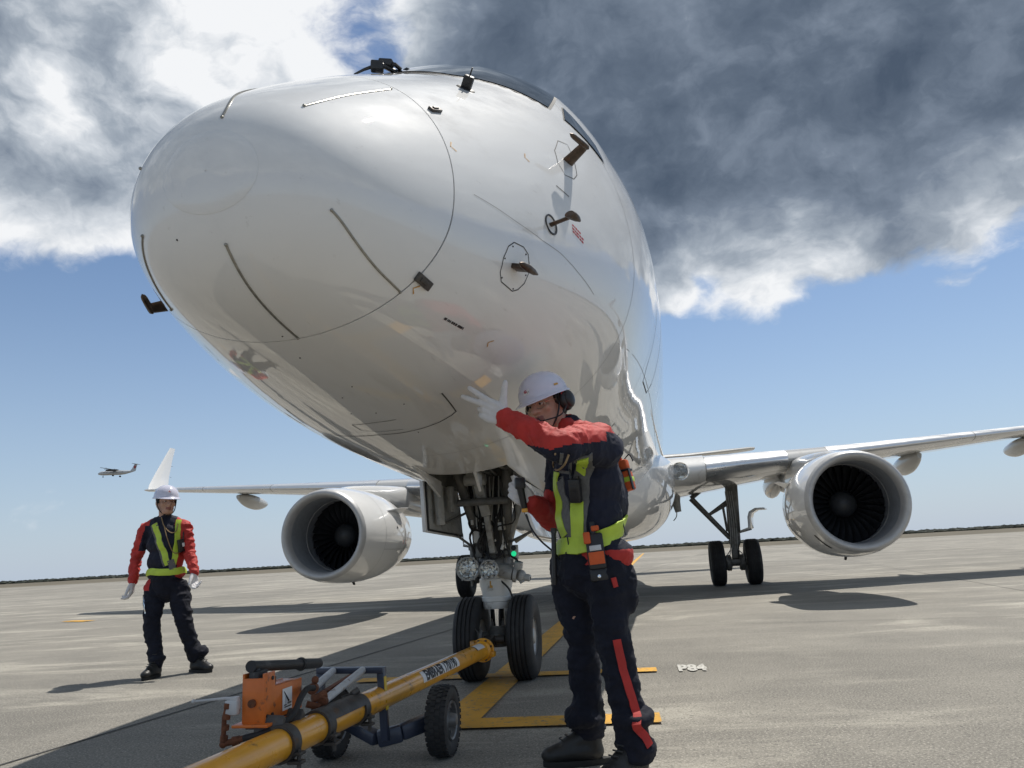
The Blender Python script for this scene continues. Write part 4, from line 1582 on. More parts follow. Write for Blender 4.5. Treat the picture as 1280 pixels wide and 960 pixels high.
# belly mast and lamp
mb = MB()
mb.tube([at(845, 620, 11.2), at(845, 628, 11.2), at(848, 640, 11.2)], [.09, .09, .065], 12)
mb.tube(smooth_curve([at(846, 640, 11.2), at(845.5, 646, 11.2), at(842, 651, 11.2)], 4), .012, 6)
mb.build('belly_mast', M_GEARGREY, AIR)

# ------------------------------------------------------------------ towbar with its wheels and hand pump
TB = thing('towbar', 'long yellow aircraft towbar with two small wheels and an orange hand pump', 'towbar', (-0.11, -2.19, 0))
BA, BB = V((-0.048, -0.30, 0.253)), V((-0.10, -3.32, 0.306))
BD = (BB - BA).normalized()              # towards the camera end
BX = BD.cross(V((0, 0, 1))).normalized()  # to the left of the bar (photograph)
BX = -BX if BX.x < 0 else BX             # make it point to +X (right in the photograph)
BU = BX.cross(-BD).normalized()
BU = BU if BU.z > 0 else -BU
BR = .054


def bp(y, a=0.0, r=0.0):
    """point at world distance y along the bar, angle a round it (0 = right, 90 = top), r from the axis"""
    c = BA + BD * ((y - BA.y) / BD.y)
    return c + (BX * math.cos(R(a)) + BU * math.sin(R(a))) * r


mb = MB()
mb.tube([bp(-.36), bp(-4.75)], BR, 40)
mb.build('bar_tube', M_YELLOW, TB)
mb = MB()
mb.lathe([(.0, -.012), (.078, -.012), (.082, -.008), (.082, .008), (.078, .012), (.0, .012)], bp(-.33), BD, 32)
mb.lathe([(.054, .012), (.066, .02), (.066, .05), (.054, .06)], bp(-.33), BD, 32)
mb.box(bp(-.345, 150, .075), (.035, .07, .06), rot_to(BU, BX), .006)
mb.box(bp(-.345, -20, .078), (.035, .07, .035), rot_to(BU, BX), .006)
H_ = mb.build('bar_head', M_YELLOW, TB)
mb = MB()
for k in range(8):
    a = 22 + 45 * k
    mb.cyl(bp(-.345, a, .068), bp(-.362, a, .068), .008, n=6)
mb.build('head_bolt', M_IRON, H_)
mb = MB()
mb.bar(bp(-.32), V((-.02, -.15, .305)), .07, .075, bevel=.012)
mb.tube([V((-.075, -.155, .305)), V((.075, -.155, .305))], .028, 14)
mb.tube([bp(-.30, 120, .07), bp(-.28, 110, .13), V((-.13, -.25, .40))], .005, 6)
mb.build('shear_link', M_IRON, TB)


def on_bar(y, a_mid, w_along, body, size, m_ink, lift=.0016, bg=None, xs=1.0):
    """lettering wrapped round the tube, reading away from the camera"""
    if bg:
        mb = MB()
        hgt = bg[0]
        mb.grid([[bp(y + w_along * (i / 6 - .5), a_mid + (hgt / 2 - hgt * j / 6), BR + lift * .5) for j in range(7)] for i in range(7)])
        mb.build('sticker', bg[1], TB, smooth=60)
    mb = MB()
    if body:
        mapped(mb, text_polys(body, size, .004, xs), lambda x, yy: bp(y + x, a_mid + math.degrees(yy / BR), BR + lift))
        mb.build('lettering', m_ink, TB, smooth=0)


on_bar(-1.50, 27, .70, 'EMBRAER 170/190', .078, M_INK, bg=(64, M_LABEL), xs=.98)
on_bar(-.55, 62, .20, None, .05, M_INK, bg=(58, M_LABEL))
on_bar(-1.50, 88, .95, None, .05, M_INK, bg=(12, M_LABEL))
on_bar(-.66, 62, .02, None, .05, M_INK, bg=(60, M_INK), lift=.003)

# tyres with blocky tread
M_HUBD = mat('dull_hub', (0.17, 0.17, 0.17), .42, .4, var=.2, dirt=(.05, .045, .04), dscale=18)
AXZ, WR = .158, .158
def towbar_wheel(x, s):
    c = V((x, -2.19, AXZ))
    mb = MB()
    mb.lathe([(.085, -.036), (.10, -.045), (.128, -.048), (.146, -.044), (.153, -.036), (.155, -.02), (.155, .02), (.153, .036), (.146, .044), (.128, .048), (.10, .045), (.085, .036)], c, (1, 0, 0), 44)
    for k in range(34):
        a = 2 * math.pi * k / 34
        for r0, off in ((-.036, 0), (-.012, .5), (.012, 0), (.036, .5)):
            a2 = a + off * 2 * math.pi / 34
            d = V((0, math.cos(a2), math.sin(a2)))
            mb.box(c + d * (.1555 if abs(r0) < .03 else .1515) + V((r0, 0, 0)), (.022, .018, .007), rot_to(d, (1, 0, 0)))
    mb.build('tyre', M_RUBBER, TB, smooth=35)
    mb = MB()
    for q in (1, -1):
        mb.lathe([(.088, .040 * q), (.084, .048 * q), (.076, .044 * q), (.070, .020 * q), (.045, .018 * q), (.034, .030 * q), (.030, .056 * q), (.022, .066 * q), (0, .068 * q)], c, (1, 0, 0), 28)
        for k in range(5):
            a = 2 * math.pi * k / 5
            p = c + V((.018 * q, .058 * math.cos(a), .058 * math.sin(a)))
            mb.cyl(p, p + V((.016 * q, 0, 0)), .008, n=6)
    mb.build('wheel_hub', M_HUBD, TB)


towbar_wheel(.175, 1)
towbar_wheel(-.385, -1)
mb = MB()
mb.tube([V((.10, -2.19, AXZ)), V((.175, -2.19, AXZ))], .022, 14)
mb.tube([V((-.36, -2.19, AXZ)), V((-.28, -2.19, AXZ))], .022, 14)
P1, P2 = V((.115, -2.20, AXZ)), V((.0, -2.30, .13))
mb.bar(P1, P2, .06, .07, bevel=.012)
mb.bar(P2 + V((.01, 0, 0)), V((-.10, -2.33, .11)), .06, .075, bevel=.012)
mb.bar(V((-.10, -2.33, .11)), V((-.30, -2.20, AXZ)), .06, .06, bevel=.012)
mb.build('axle_beam', M_NAVYSTEEL, TB)
# lifting frame: post, cross bar, second post
YF = -2.36
f0, f1 = at(476, 834, YF), at(482, 926, YF)
f2 = at(398, 838, YF + .02)
mb = MB()
mb.bar(f1, f0, .034, .034, (0, 1, 0), .003)
mb.bar(f0 + V((.017, 0, -.012)), f2, .05, .026, bevel=.003)
mb.bar(f2 + V((.012, 0, -.014)), V((f2.x + .012, f2.y, .17)), .034, .034, (0, 1, 0), .003)
mb.build('lift_frame', M_NAVYSTEEL, TB)
mb = MB()
mb.bar(f0 + V((.0195, -.002, -.04)), f0 * .42 + f1 * .58 + V((.0195, -.002, 0)), .005, .026, (0, 1, 0))
mb.build('frame_reflector', mat('reflector_yellow', (.70, .48, .03), .35, var=.06), TB)

# clamps round the tube
def y_of_px(x):
    lo, hi = -4.4, -.3
    for _ in range(40):
        m_ = (lo + hi) / 2
        p = bp(m_) - CAM
        xx = 640 + FPX * p.dot(RIGHT) / p.dot(FWD)
        if xx < x:
            lo = m_
        else:
            hi = m_
    return lo


yc = [y_of_px(x) for x in (352, 398, 444)]
for y_, w_ in zip(yc, (.055, .06, .05)):
    mb = MB()
    mb.lathe([(BR + .001, -w_ / 2), (BR + .010, -w_ / 2), (BR + .012, 0), (BR + .010, w_ / 2), (BR + .001, w_ / 2)], bp(y_), BD, 36)
    for dz in (-.014, .014):
        c = bp(y_, -38, BR + .018)
        mb.box(c + BU * dz, (.05, w_ * .8, .011), rot_to(BU, BX), .002)
    mb.cyl(bp(y_, -38, BR + .03) - BU * .035, bp(y_, -38, BR + .03) + BU * .035, .008, n=8)
    mb.build('tube_clamp', M_IRON, TB)
mb = MB()
ya, yb = yc[1] - .02, yc[2] + .0
mb.grid([[bp(ya + (yb - ya) * i, 20 + 100 * j / 10, BR + .011) for j in range(11)] for i in (0, 1)])
mb.grid([[bp(ya + (yb - ya) * i, 20, BR + .011 - .010 * j) for j in (0, 1)] for i in (0, 1)])
mb.build('saddle_plate', M_IRON, TB)

# hand pump on its bracket
PY0, PY1 = yc[0] - .03, yc[0] + .24
pb = at(316, 905, PY0)
pu = V((0, 0, 1))
pw, ph = .085, .150
pf = -BD.copy()
pf.z = 0
pf.normalize()                       # away from the camera
pr = pf.cross(pu).normalized()
def PP(a, b, c):
    """pump frame: a along (away), b across (right), c up"""
    return pb + pf * a + pr * b + pu * c


mb = MB()
side = [(0, 0), (.285, .0), (.285, .110), (.075, .110), (.075, .165), (.0, .165)]
for b_ in (-pw / 2, pw / 2 - .008):
    mb.prism([PP(a, b_, c) for a, c in side], pr * .008, .002)
mb.box(PP(.18, 0, .055), (pw - .004, .205, .106), rot_to(pu, pr), .006)
mb.box(PP(.004, -.0, .075), (pw - .002, .012, .15), rot_to(pu, pr), .002)
mb.box(PP(.05, 0, -.004), (pw + .05, .15, .010), rot_to(pu, pr), .002)
PUMP = mb.build('hand_pump', M_ORANGE, TB)
mb = MB()
mb.box(PP(.035, 0, .135), (.036, .07, .075), rot_to(pu, pr), .004)
mb.build('handle_socket', M_GRIP, PUMP)
mb = MB()
mb.lathe([(0.0, 0), (.016, 0), (.018, .012), (.018, .026), (.014, .03), (0, .03)], PP(.125, .0, .110), pu, 16)
mb.lathe([(0.0, 0), (.014, 0), (.014, .018), (0, .02)], PP(.004, .0, .068), -pf, 14)
mb.build('filler_cap', M_RUST, PUMP)
mb = MB()
for a, c in ((.055, .143), (.055, .02), (.02, .02)):
    mb.cyl(PP(a, pw / 2, c), PP(a, pw / 2 + .004, c), .007, n=10)
mb.build('pump_bolt', M_INK, PUMP)
# warning label on the pump's side
def PL(x, y):
    return PP(.165 + x * 1.15, pw / 2 + .0018, .054 + y)


mb = MB()
mb.face([mb.bm.verts.new(PL(x, y)) for x, y in ((-.032, -.038), (.032, -.038), (.032, .038), (-.032, .038))])
mb.build('pump_label', M_LABEL, PUMP, smooth=0, recalc=False)
mb = MB()
def PLq(pts):
    mb.face([mb.bm.verts.new(PL(x, y) + pr * .001) for x, y in pts])


PLq([(-.024, .028), (-.021, .029), (.014, -.008), (.006, -.013)])
PLq([(-.012, .008), (-.010, .008), (-.010, -.022), (-.012, -.022)])
PLq([(-.020, -.029), (.026, -.029), (.026, -.025), (-.020, -.025)])
PLq([(-.022, -.022), (-.006, -.022), (-.006, -.018), (-.022, -.018)])
for k in range(6):
    PLq([(.0 + k * .0045, -.019), (.0032 + k * .0045, -.019), (.0032 + k * .0045, -.013), (.0 + k * .0045, -.013)])
mb.build('label_print', M_INK, PUMP, smooth=0, recalc=False)
h0, h1 = PP(.005, -.012, .190), at(398, 829, PY0 + .62)
mb = MB()
mb.tube([h0, h0 * .3 + h1 * .7], .019, 20)
mb.build('pump_handle', M_GRIP, PUMP)
mb = MB()
hd = (h1 - h0).normalized()
mb.lathe([(.0, 0), (.024, 0), (.027, .012), (.024, .024), (.021, .03), (.0205, (h1 - h0).length * .32), (.016, (h1 - h0).length * .33), (0, (h1 - h0).length * .33)], h0 * .32 + h1 * .68, hd, 20)
mb.build('handle_grip', M_GRIP, PUMP)
mb = MB()
mb.tube([h0 - hd * .004, h0 + hd * .012], .0205, 20)
mb.bar(h0 + V((0, 0, -.005)) + hd * .02, PP(.035, 0, .13), .03, .03, pr, .004)
mb.build('handle_pivot', M_INK, PUMP)
mb = MB()
mb.bar(PP(.03, 0, -.01), bp(yc[0] + .02, 90, BR), .06, .07, pr, .004)
mb.bar(PP(.18, .01, -.012), bp(yc[0] + .16, 90, BR), .05, .05, pr, .004)
mb.box(PP(.12, .0, -.014), (.07, .22, .014), rot_to(pu, pr), .003)
mb.build('pump_bracket', M_IRON, TB)
# release valve on rusty pipe work
va, vb = at(285, 880, PY0 - .02), at(279, 930, PY0 - .02)
mb = MB()
mb.tube([at(300, 888, PY0), at(290, 888, PY0 - .01), va], .011, 10)
mb.tube([va, (va * 2 + vb) / 3 + V((-.008, 0, 0)), vb], .0085, 8)
for k in range(4):
    c = va + (vb - va) * (.05 + .27 * k)
    mb.lathe([(.0, -.011), (.0135, -.009), (.0135, .009), (0, .011)], c, (vb - va), 7)
mb.tube([vb, at(305, 923, PY0)], .011, 10)
mb.lathe([(.0, -.012), (.017, -.012), (.017, .012), (0, .012)], at(295, 926, PY0), (1, .2, .1), 6)
mb.ball(vb, .014, seg=8)
mb.build('valve_pipe', M_RUST, TB)
mb = MB()
mb.box(at(291, 884, PY0 - .01), (.05, .035, .05), bevel=.008)
mb.build('valve_body', M_WORNWHITE, TB)
mb = MB()
mb.tube([at(296, 874, PY0 - .01), at(283, 873, PY0 - .015), at(242, 877, PY0 - .03)], [.008, .0055, .004], 8)
mb.ball(at(242, 877, PY0 - .03), .008, seg=10)
mb.lathe([(.0, -.008), (.015, -.008), (.015, .008), (0, .008)], at(294, 874, PY0 - .01), (0, 0, 1), 12)
mb.build('valve_lever', M_WORNWHITE, TB)
mb = MB()
mb.tube(smooth_curve([at(305, 923, PY0), at(330, 916, PY0 + .0), at(352, 905, PY0 + .05), at(368, 890, PY0 + .12), at(376, 872, PY0 + .2), at(384, 861, PY0 + .28), at(392, 860, PY0 + .34)], 7), .0115, 12)
mb.build('hydraulic_hose', M_RUBBER, TB)
# two white rams leaning against the lifting frame
mb = MB()
r0, r1 = at(404, 877, yc[1] + .10), at(453, 838, YF - .02)
mb.tube([r0, r1], .0165, 18)
mb.build('ram_cylinder', M_WORNWHITE, TB)
mb = MB()
r2, r3 = at(391, 861, yc[1] + .14), at(416, 839, YF - .02)
mb.tube([r2, r3], .0165, 18)
mb.build('ram_cylinder', M_WORNWHITE, TB)
mb = MB()
rd = (r1 - r0).normalized()
mb.lathe([(.0, -.012), (.019, -.012), (.021, 0), (.019, .012), (.0, .012)], r0, rd, 16)
mb.bar(at(396, 872, yc[1] + .12), at(440, 845, YF - .03), .022, .02)
mb.tube([at(390, 874, yc[1] + .08), at(408, 868, yc[1] + .12)], .016, 12)
mb.tube([at(383, 880, yc[1] + .06), at(400, 884, yc[1] + .08)], .013, 10)
mb.tube([r2 - (r3 - r2).normalized() * .012, r2 + (r3 - r2).normalized() * .02], .022, 12)
mb.ball(at(394, 850, yc[1] + .15), .016, seg=8)
mb.build('ram_fitting', M_RUST, TB)
mb = MB()
mb.tube([at(440, 868, yc[2] - .02), at(448, 862, yc[2])], .014, 10)
mb.bar(at(428, 872, yc[2] - .05), at(446, 866, yc[2]), .02, .012)
mb.build('saddle_bolt', M_IRON, TB)
# tow eye at the tug end
mb = MB()
e_ = bp(-4.80)
mb.tube([e_ + BD * .06 + V((.055 * math.cos(a), -.055 * math.sin(a), 0)) for a in [2 * math.pi * k / 20 for k in range(20)]], .014, 10, closed=True)
mb.build('tow_eye', M_IRON, TB)

# ------------------------------------------------------------------ people
M_SKIN = mat('skin', (0.50, 0.29, 0.205), 0.5, var=0.08, scale=30, bump=.0006, bscale=220)
M_LIPS = mat('lips', (0.28, 0.11, 0.085), 0.5)
M_NAVY = mat('navy_cloth', (0.012, 0.0145, 0.030), 0.75, var=0.25, scale=9, bump=.0012, bscale=240, sheen=.04, spec=.3)
M_NAVYT = mat('navy_trousers', (0.010, 0.0115, 0.021), 0.8, var=0.25, scale=9, bump=.0012, bscale=240, sheen=.03, spec=.25)
M_RED = mat('red_cloth', (0.46, 0.028, 0.022), 0.7, var=0.14, scale=9, bump=.0012, bscale=240, sheen=.05)
M_GLOVE = mat('white_glove', (0.66, 0.65, 0.66), 0.85, var=0.06, scale=30, bump=.0012, bscale=320)
M_BOOT = mat('black_boot', (0.014, 0.014, 0.014), 0.45, var=0.3, scale=14, bump=.0015, bscale=90, dirt=(0.06, 0.055, 0.05), dscale=18, dlo=.6, dhi=.76)
M_SOLE = mat('boot_sole', (0.02, 0.02, 0.019), 0.8)
M_HELMET = mat('helmet_white', (0.64, 0.64, 0.76), 0.22, coat=.6, var=.02)
M_LIME = mat('lime_reflective', (0.50, 0.66, 0.06), 0.45, var=.08, scale=14, bump=.001, bscale=120)
M_MESH = mat('grey_mesh_tape', (0.13, 0.13, 0.13), 0.8, var=.15, scale=60)
M_PLASTIC = mat('black_plastic', (0.016, 0.016, 0.018), 0.38, var=.2)
M_HAIR = mat('black_hair', (0.012, 0.011, 0.010), 0.55, var=.4, scale=60, bump=.002, bscale=160, stretch=(1, 1, .2))
M_ORANGECL = mat('orange_cloth', (0.60, 0.10, 0.02), 0.65, var=.12, bump=.001, bscale=160)
M_CORD = mat('tan_cord', (0.30, 0.20, 0.10), 0.7)
M_EYE = mat('eye_white', (0.6, 0.58, 0.55), 0.2)
M_LACE = mat('boot_lace', (0.04, 0.04, 0.04), 0.8)
M_SPEC = mat('spectacle_metal', (0.55, 0.5, 0.42), 0.25, .9)


def torso_tree(prims):
    o, b = blob('tmp_torso', prims, .012, NW, [M_NAVY], 2)
    me = o.data
    bpy.data.objects.remove(o)
    bpy.data.meshes.remove(me)
    return b


def blob(name, prims, voxel, parent, mats, smooth_it=3, mat_fn=None, warp=None, post=None):
    """one continuous surface grown round tapered limbs and ellipsoids; prims: ('l', points, radii[, squash]) or ('e', centre, radii, rot)"""
    mb = MB()
    for p in prims:
        if p[0] == 'l':
            pts, rs = [V(a) for a in p[1]], p[2]
            rs = [rs] * len(pts) if isinstance(rs, (int, float)) else rs
            mb.tube(smooth_curve(pts, 4) if len(pts) > 2 else pts, [rs[min(int(i / 4), len(rs) - 1)] * (1 - (i % 4) / 4) + rs[min(int(i / 4) + 1, len(rs) - 1)] * ((i % 4) / 4) for i in range((len(pts) - 1) * 4 + 1)] if len(pts) > 2 else rs, 18, squash=p[3] if len(p) > 3 else None)
            for q, r in zip(pts, rs):
                if len(p) <= 3:
                    mb.ball(q, r * .985, seg=16)
        else:
            mb.ball(p[1], p[2], p[3] if len(p) > 3 else None, seg=22)
    tmp = mb.build('tmp', [], None, smooth=0)
    md = tmp.modifiers.new('r', 'REMESH')
    md.mode = 'VOXEL'
    md.voxel_size = voxel
    dg = bpy.context.evaluated_depsgraph_get()
    me = bpy.data.meshes.new_from_object(tmp.evaluated_get(dg))
    old = tmp.data
    bpy.data.objects.remove(tmp)
    bpy.data.meshes.remove(old)
    bm = bmesh.new()
    bm.from_mesh(me)
    for _ in range(smooth_it):
        bmesh.ops.smooth_vert(bm, verts=bm.verts, factor=.5, use_axis_x=True, use_axis_y=True, use_axis_z=True)
    bm.normal_update()
    if warp:
        for v in bm.verts:
            v.co += v.normal * warp(v.co)
        bm.normal_update()
    if mat_fn:
        for f in bm.faces:
            f.material_index = mat_fn(f.calc_center_median(), f.normal)
    bvh = BVHTree.FromBMesh(bm)
    off = root_of(parent).location
    bmesh.ops.translate(bm, verts=bm.verts[:], vec=-off)
    me.materials.clear()
    for m_ in mats:
        me.materials.append(m_)
    bm.to_mesh(me)
    bm.free()
    me.name = name
    me.polygons.foreach_set('use_smooth', [True] * len(me.polygons))
    return link(name, me, parent), bvh


def folds(axis_freqs, amp, seed=0.0):
    """cloth folds: ridged noise with its own frequency for each axis"""
    fx, fy, fz = axis_freqs

    def fn(p):
        a = noise.noise(V((p.x * fx + seed, p.y * fy, p.z * fz)))
        b = noise.noise(V((p.x * fx * 2.1, p.y * fy * 2.1 + seed, p.z * fz * 2.1)))
        c = noise.noise(V((p.x * fx * 3.7 + seed, p.y * fy * 3.7, p.z * fz * 3.7 + seed)))
        return amp * ((1 - abs(a) * 2.4) * .70 + (1 - abs(b) * 2.4) * .28 + max(0.0, 1 - abs(c) * 4.0) ** 2 * .20 - .40)
    return fn


def wrap_strip(bvh, pts, wd, lift, thick, parent, name, m, n_ac=4, per=.02, closed=False):
    """a band lying on a body along guide points"""
    g = []
    P = [V(p) for p in pts]
    if closed:
        P = P + [P[0]]
    for a, b in zip(P, P[1:]):
        k = max(1, int((b - a).length / per))
        g += [a + (b - a) * i / k for i in range(k)]
    g.append(P[-1])
    base = []
    for q in g:
        loc, nor, idx, d = bvh.find_nearest(q)
        base.append((loc, nor))
    N = []
    for i in range(len(base)):
        s = V()
        for j in range(-3, 4):
            s += base[min(max(i + j, 0), len(base) - 1)][1]
        N.append(s.normalized())
    rows = []
    for i, (loc, nor) in enumerate(base):
        d = (base[min(i + 2, len(base) - 1)][0] - base[max(i - 2, 0)][0]).normalized()
        b = d.cross(N[i]).normalized()
        r_o, r_i = [], []
        for j in range(n_ac + 1):
            q = loc + b * wd * (j / n_ac - .5)
            l2, n2, _, _ = bvh.find_nearest(q)
            hgt = (l2 - q).dot(N[i])
            p = q + N[i] * (hgt + lift)
            r_o.append(p + N[i] * thick)
            r_i.append(p - N[i] * .004)
        rows.append(r_o + list(reversed(r_i)))
    mb = MB()
    mb.grid(rows, True, True, True)
    return mb.build(name, m, parent, smooth=45)


def cast(bvh, x, y, back=.4):
    """point of a body seen at a photograph point"""
    d = sight(x, y).normalized()
    loc, nor, idx, dist = bvh.ray_cast(CAM, d)
    return (loc, nor) if loc else (None, None)


def head_set(P, c, f, u, parts_done=None, glasses=False, hat_tilt=0.0, headset=False, scale=1.0, hat_shift=0.0):
    """head prims in a frame: f forward, u up; returns prims and helper"""
    f = V(f).normalized()
    u = (V(u) - f * V(u).dot(f)).normalized()
    r = f.cross(u)
    k = scale

    def L(a, b, d):
        return V(c) + (r * a + f * b + u * d) * k
    rot = Matrix((r, f, u)).transposed()
    pr = [('e', L(0, -.012, .035), V((.078, .096, .098)) * k, rot), ('e', L(0, .022, -.018), V((.066, .074, .090)) * k, rot),
          ('e', L(0, .050, -.082), V((.044, .044, .038)) * k, rot), ('l', [L(-.052, .0, -.052), L(-.030, .062, -.094)], [.026 * k, .022 * k]), ('l', [L(.052, .0, -.052), L(.030, .062, -.094)], [.026 * k, .022 * k]),
          ('l', [L(0, .092, .022), L(0, .110, -.012), L(0, .116, -.024)], [.011 * k, .013 * k, .015 * k]), ('e', L(.015, .100, -.026), V((.011, .013, .009)) * k, rot), ('e', L(-.015, .100, -.026), V((.011, .013, .009)) * k, rot),
          ('l', [L(-.044, .074, .028), L(0, .090, .032), L(.044, .074, .028)], [.012 * k, .012 * k, .012 * k]),
          ('e', L(.042, .066, -.016), V((.024, .022, .022)) * k, rot), ('e', L(-.042, .066, -.016), V((.024, .022, .022)) * k, rot),
          ('l', [L(-.020, .088, -.055), L(0, .098, -.053), L(.020, .088, -.055)], [.007 * k, .009 * k, .007 * k]), ('l', [L(-.018, .086, -.064), L(0, .096, -.065), L(.018, .086, -.064)], [.007 * k, .009 * k, .007 * k]),
          ('e', L(.081, -.008, -.005), V((.012, .022, .034)) * k, rot), ('e', L(-.081, -.008, -.005), V((.012, .022, .034)) * k, rot)]

    def is_lip(p):
        q = (p - V(c)) / k
        return abs(q.dot(r)) < .026 and q.dot(f) > .078 and -.073 < q.dot(u) < -.047

    def extras(body):
        mb = MB()
        for s in (1, -1):
            mb.ball(L(.030 * s, .079, .008), V((.0135, .010, .008)) * k, rot, 12)
        E_ = mb.build('eyes', M_EYE, body)
        mb = MB()
        for s in (1, -1):
            mb.ball(L(.030 * s, .0875, .008), V((.006, .003, .006)) * k, rot, 10)
        mb.build('iris', M_INK, body)
        mb = MB()
        for s in (1, -1):
            mb.tube([L(.014 * s, .094, .030), L(.030 * s, .092, .035), L(.048 * s, .078, .029)], [.003 * k, .0045 * k, .002 * k], 6)
        mb.build('eyebrow', M_HAIR, body)
        if glasses:
            mb = MB()
            for s in (1, -1):
                pts = [L(s * (.034 + .025 * math.cos(a)), .100 - .012 * abs(.034 + .025 * math.cos(a)) / .06, .004 + .019 * math.sin(a)) for a in [2 * math.pi * j / 18 for j in range(18)]]
                mb.tube(pts, .0018 * k, 6, closed=True)
                mb.tube([L(s * .060, .088, .010), L(s * .078, .05, .012), L(s * .084, -.01, .010)], .0022 * k, 6)
            mb.tube([L(-.010, .104, .008), L(0, .108, .011), L(.010, .104, .008)], .0018 * k, 6)
            mb.build('spectacles', M_SPEC, P)
    def hair():
        return [('e', L(0, -.030, .030), V((.086, .088, .085)) * k, rot), ('e', L(0, -.055, -.025), V((.072, .052, .055)) * k, rot), ('l', [L(.078, .018, .03), L(.079, .014, -.012)], [.010 * k, .007 * k]), ('l', [L(-.078, .018, .03), L(-.079, .014, -.012)], [.010 * k, .007 * k])]

    def helmet():
        # dome pitched about the side axis
        ct, st = math.cos(hat_tilt), math.sin(hat_tilt)
        f2, u2 = f * ct - u * st, u * ct + f * st
        hc = L(0, -.002 + hat_shift, .050)

        def Q(a, b, d):
            return hc + (r * a + f2 * b + u2 * d) * k
        mb = MB()
        rows = []
        for i in range(13):
            ph = (math.pi / 2) * (1 - i / 12) ** 1.0
            row = []
            for j in range(48):
                a = 2 * math.pi * j / 48
                rx, ry, rz = .113, .136, .116
                x, y = math.cos(ph) ** .85 * math.cos(a), math.cos(ph) ** .85 * math.sin(a)
                z = math.sin(ph)
                ridge = .006 * math.exp(-(x * rx / .022) ** 2) * (1 if y > -.9 else 0) * math.cos(ph)
                row.append(Q(x * rx, y * ry, z * rz + ridge))
            rows.append(row)
        # turned-out brim, longer in front
        for w_, dz in ((.007, -.006), (.010, -.010)):
            row = []
            for j in range(48):
                a = 2 * math.pi * j / 48
                fr = max(0.0, math.sin(a)) ** 2
                ww = w_ + (.030 * fr if w_ > .008 else .018 * fr)
                row.append(Q(math.cos(a) * (.113 + ww), math.sin(a) * (.136 + ww), dz - .010 * fr))
            rows.append(row)
        rows.append([p - u2 * .005 * k for p in rows[-1]])
        inner = []
        for j in range(48):
            a = 2 * math.pi * j / 48
            inner.append(Q(math.cos(a) * .106, math.sin(a) * .128, -.010))
        rows.append(inner)
        rows.append([Q(math.cos(2 * math.pi * j / 48) * .100, math.sin(2 * math.pi * j / 48) * .122, .03) for j in range(48)])
        mb.grid(rows, True)
        Hm = mb.build('safety_helmet', M_HELMET, P, smooth=50)

        def onhat(a, z, lift=.0015):
            """point of the dome: a degrees from the front (positive to the wearer's left), z 0..1 height"""
            ph = math.asin(min(z, .98))
            aa = math.pi / 2 + R(a)
            cc = math.cos(ph) ** .85
            return Q(cc * math.cos(aa) * (.113 + lift), cc * math.sin(aa) * (.136 + lift), z * (.116 + lift))
        return Hm, onhat, Q
    def strap(name='chin_strap'):
        mb = MB()
        for s in (1, -1):
            mb.tube(smooth_curve([L(.092 * s, .01, .045), L(.086 * s, .02, -.02), L(.064 * s, .05, -.085), L(.02 * s, .070, -.122), L(0, .072, -.124)], 5), .0045 * k, 6)
        mb.build(name, M_PLASTIC, P)
    return pr, is_lip, extras, hair, helmet, strap, L


def hand_prims(wrist, palm_dir, up_dir, side, pose, s=1.0):
    """palm_dir: wrist to knuckles; up_dir: from little finger to index; pose: list of five chains (index..little, thumb) of bends in degrees and spread"""
    d = V(palm_dir).normalized()
    u = (V(up_dir) - d * V(up_dir).dot(d)).normalized()
    n = d.cross(u) * side                     # towards the palm's inner face
    w_ = V(wrist)
    pr = [('l', [w_ - d * .02, w_ + d * .02], [.026 * s, .028 * s])]
    for k in range(4):
        off = u * (.032 - .0205 * k) * s
        pr.append(('l', [w_ + d * .012 + off * .55, w_ + d * .05 * s + off * .9, w_ + d * (.090 - .006 * abs(k - 1)) * s + off], [.017 * s, .0180 * s, .0130 * s]))
    lens = [(.044, .027, .022), (.048, .031, .024), (.044, .029, .023), (.034, .022, .020)]
    for k in range(4):
        off = u * (.032 - .0205 * k) * s
        p = w_ + d * (.090 - .006 * abs(k - 1)) * s + off
        b1, b2, b3, sp = pose[k]
        ang = 0.0
        dd = (d + u * math.tan(R(sp))).normalized()
        pts, rs = [p], [.0122 * s]
        for L_, b, r_ in zip(lens[k], (b1, b2, b3), (.0112, .0106, .0096)):
            ang += b
            q = pts[-1] + (dd * math.cos(R(ang)) + n * math.sin(R(ang))) * L_ * s
            pts.append(q)
            rs.append(r_ * s)
        for a, b, ra, rb in zip(pts, pts[1:], rs, rs[1:]):
            pr.append(('l', [a, b], [ra, rb]))
    # thumb leaves the side of the palm near its base
    t0 = w_ + d * .022 * s + u * .026 * s + n * .008 * s
    (tx, tu, tn), bend = pose[4]
    td = (d * tx + u * tu + n * tn).normalized()
    t1 = t0 + td * .042 * s
    td2 = (td + d * bend).normalized()
    t2 = t1 + td2 * .034 * s
    t3 = t2 + (td2 + d * bend).normalized() * .026 * s
    for a, b, ra, rb in ((t0, t1, .0185, .0150), (t1, t2, .0145, .0130), (t2, t3, .0128, .0105)):
        pr.append(('l', [a, b], [ra * s, rb * s]))
    return pr


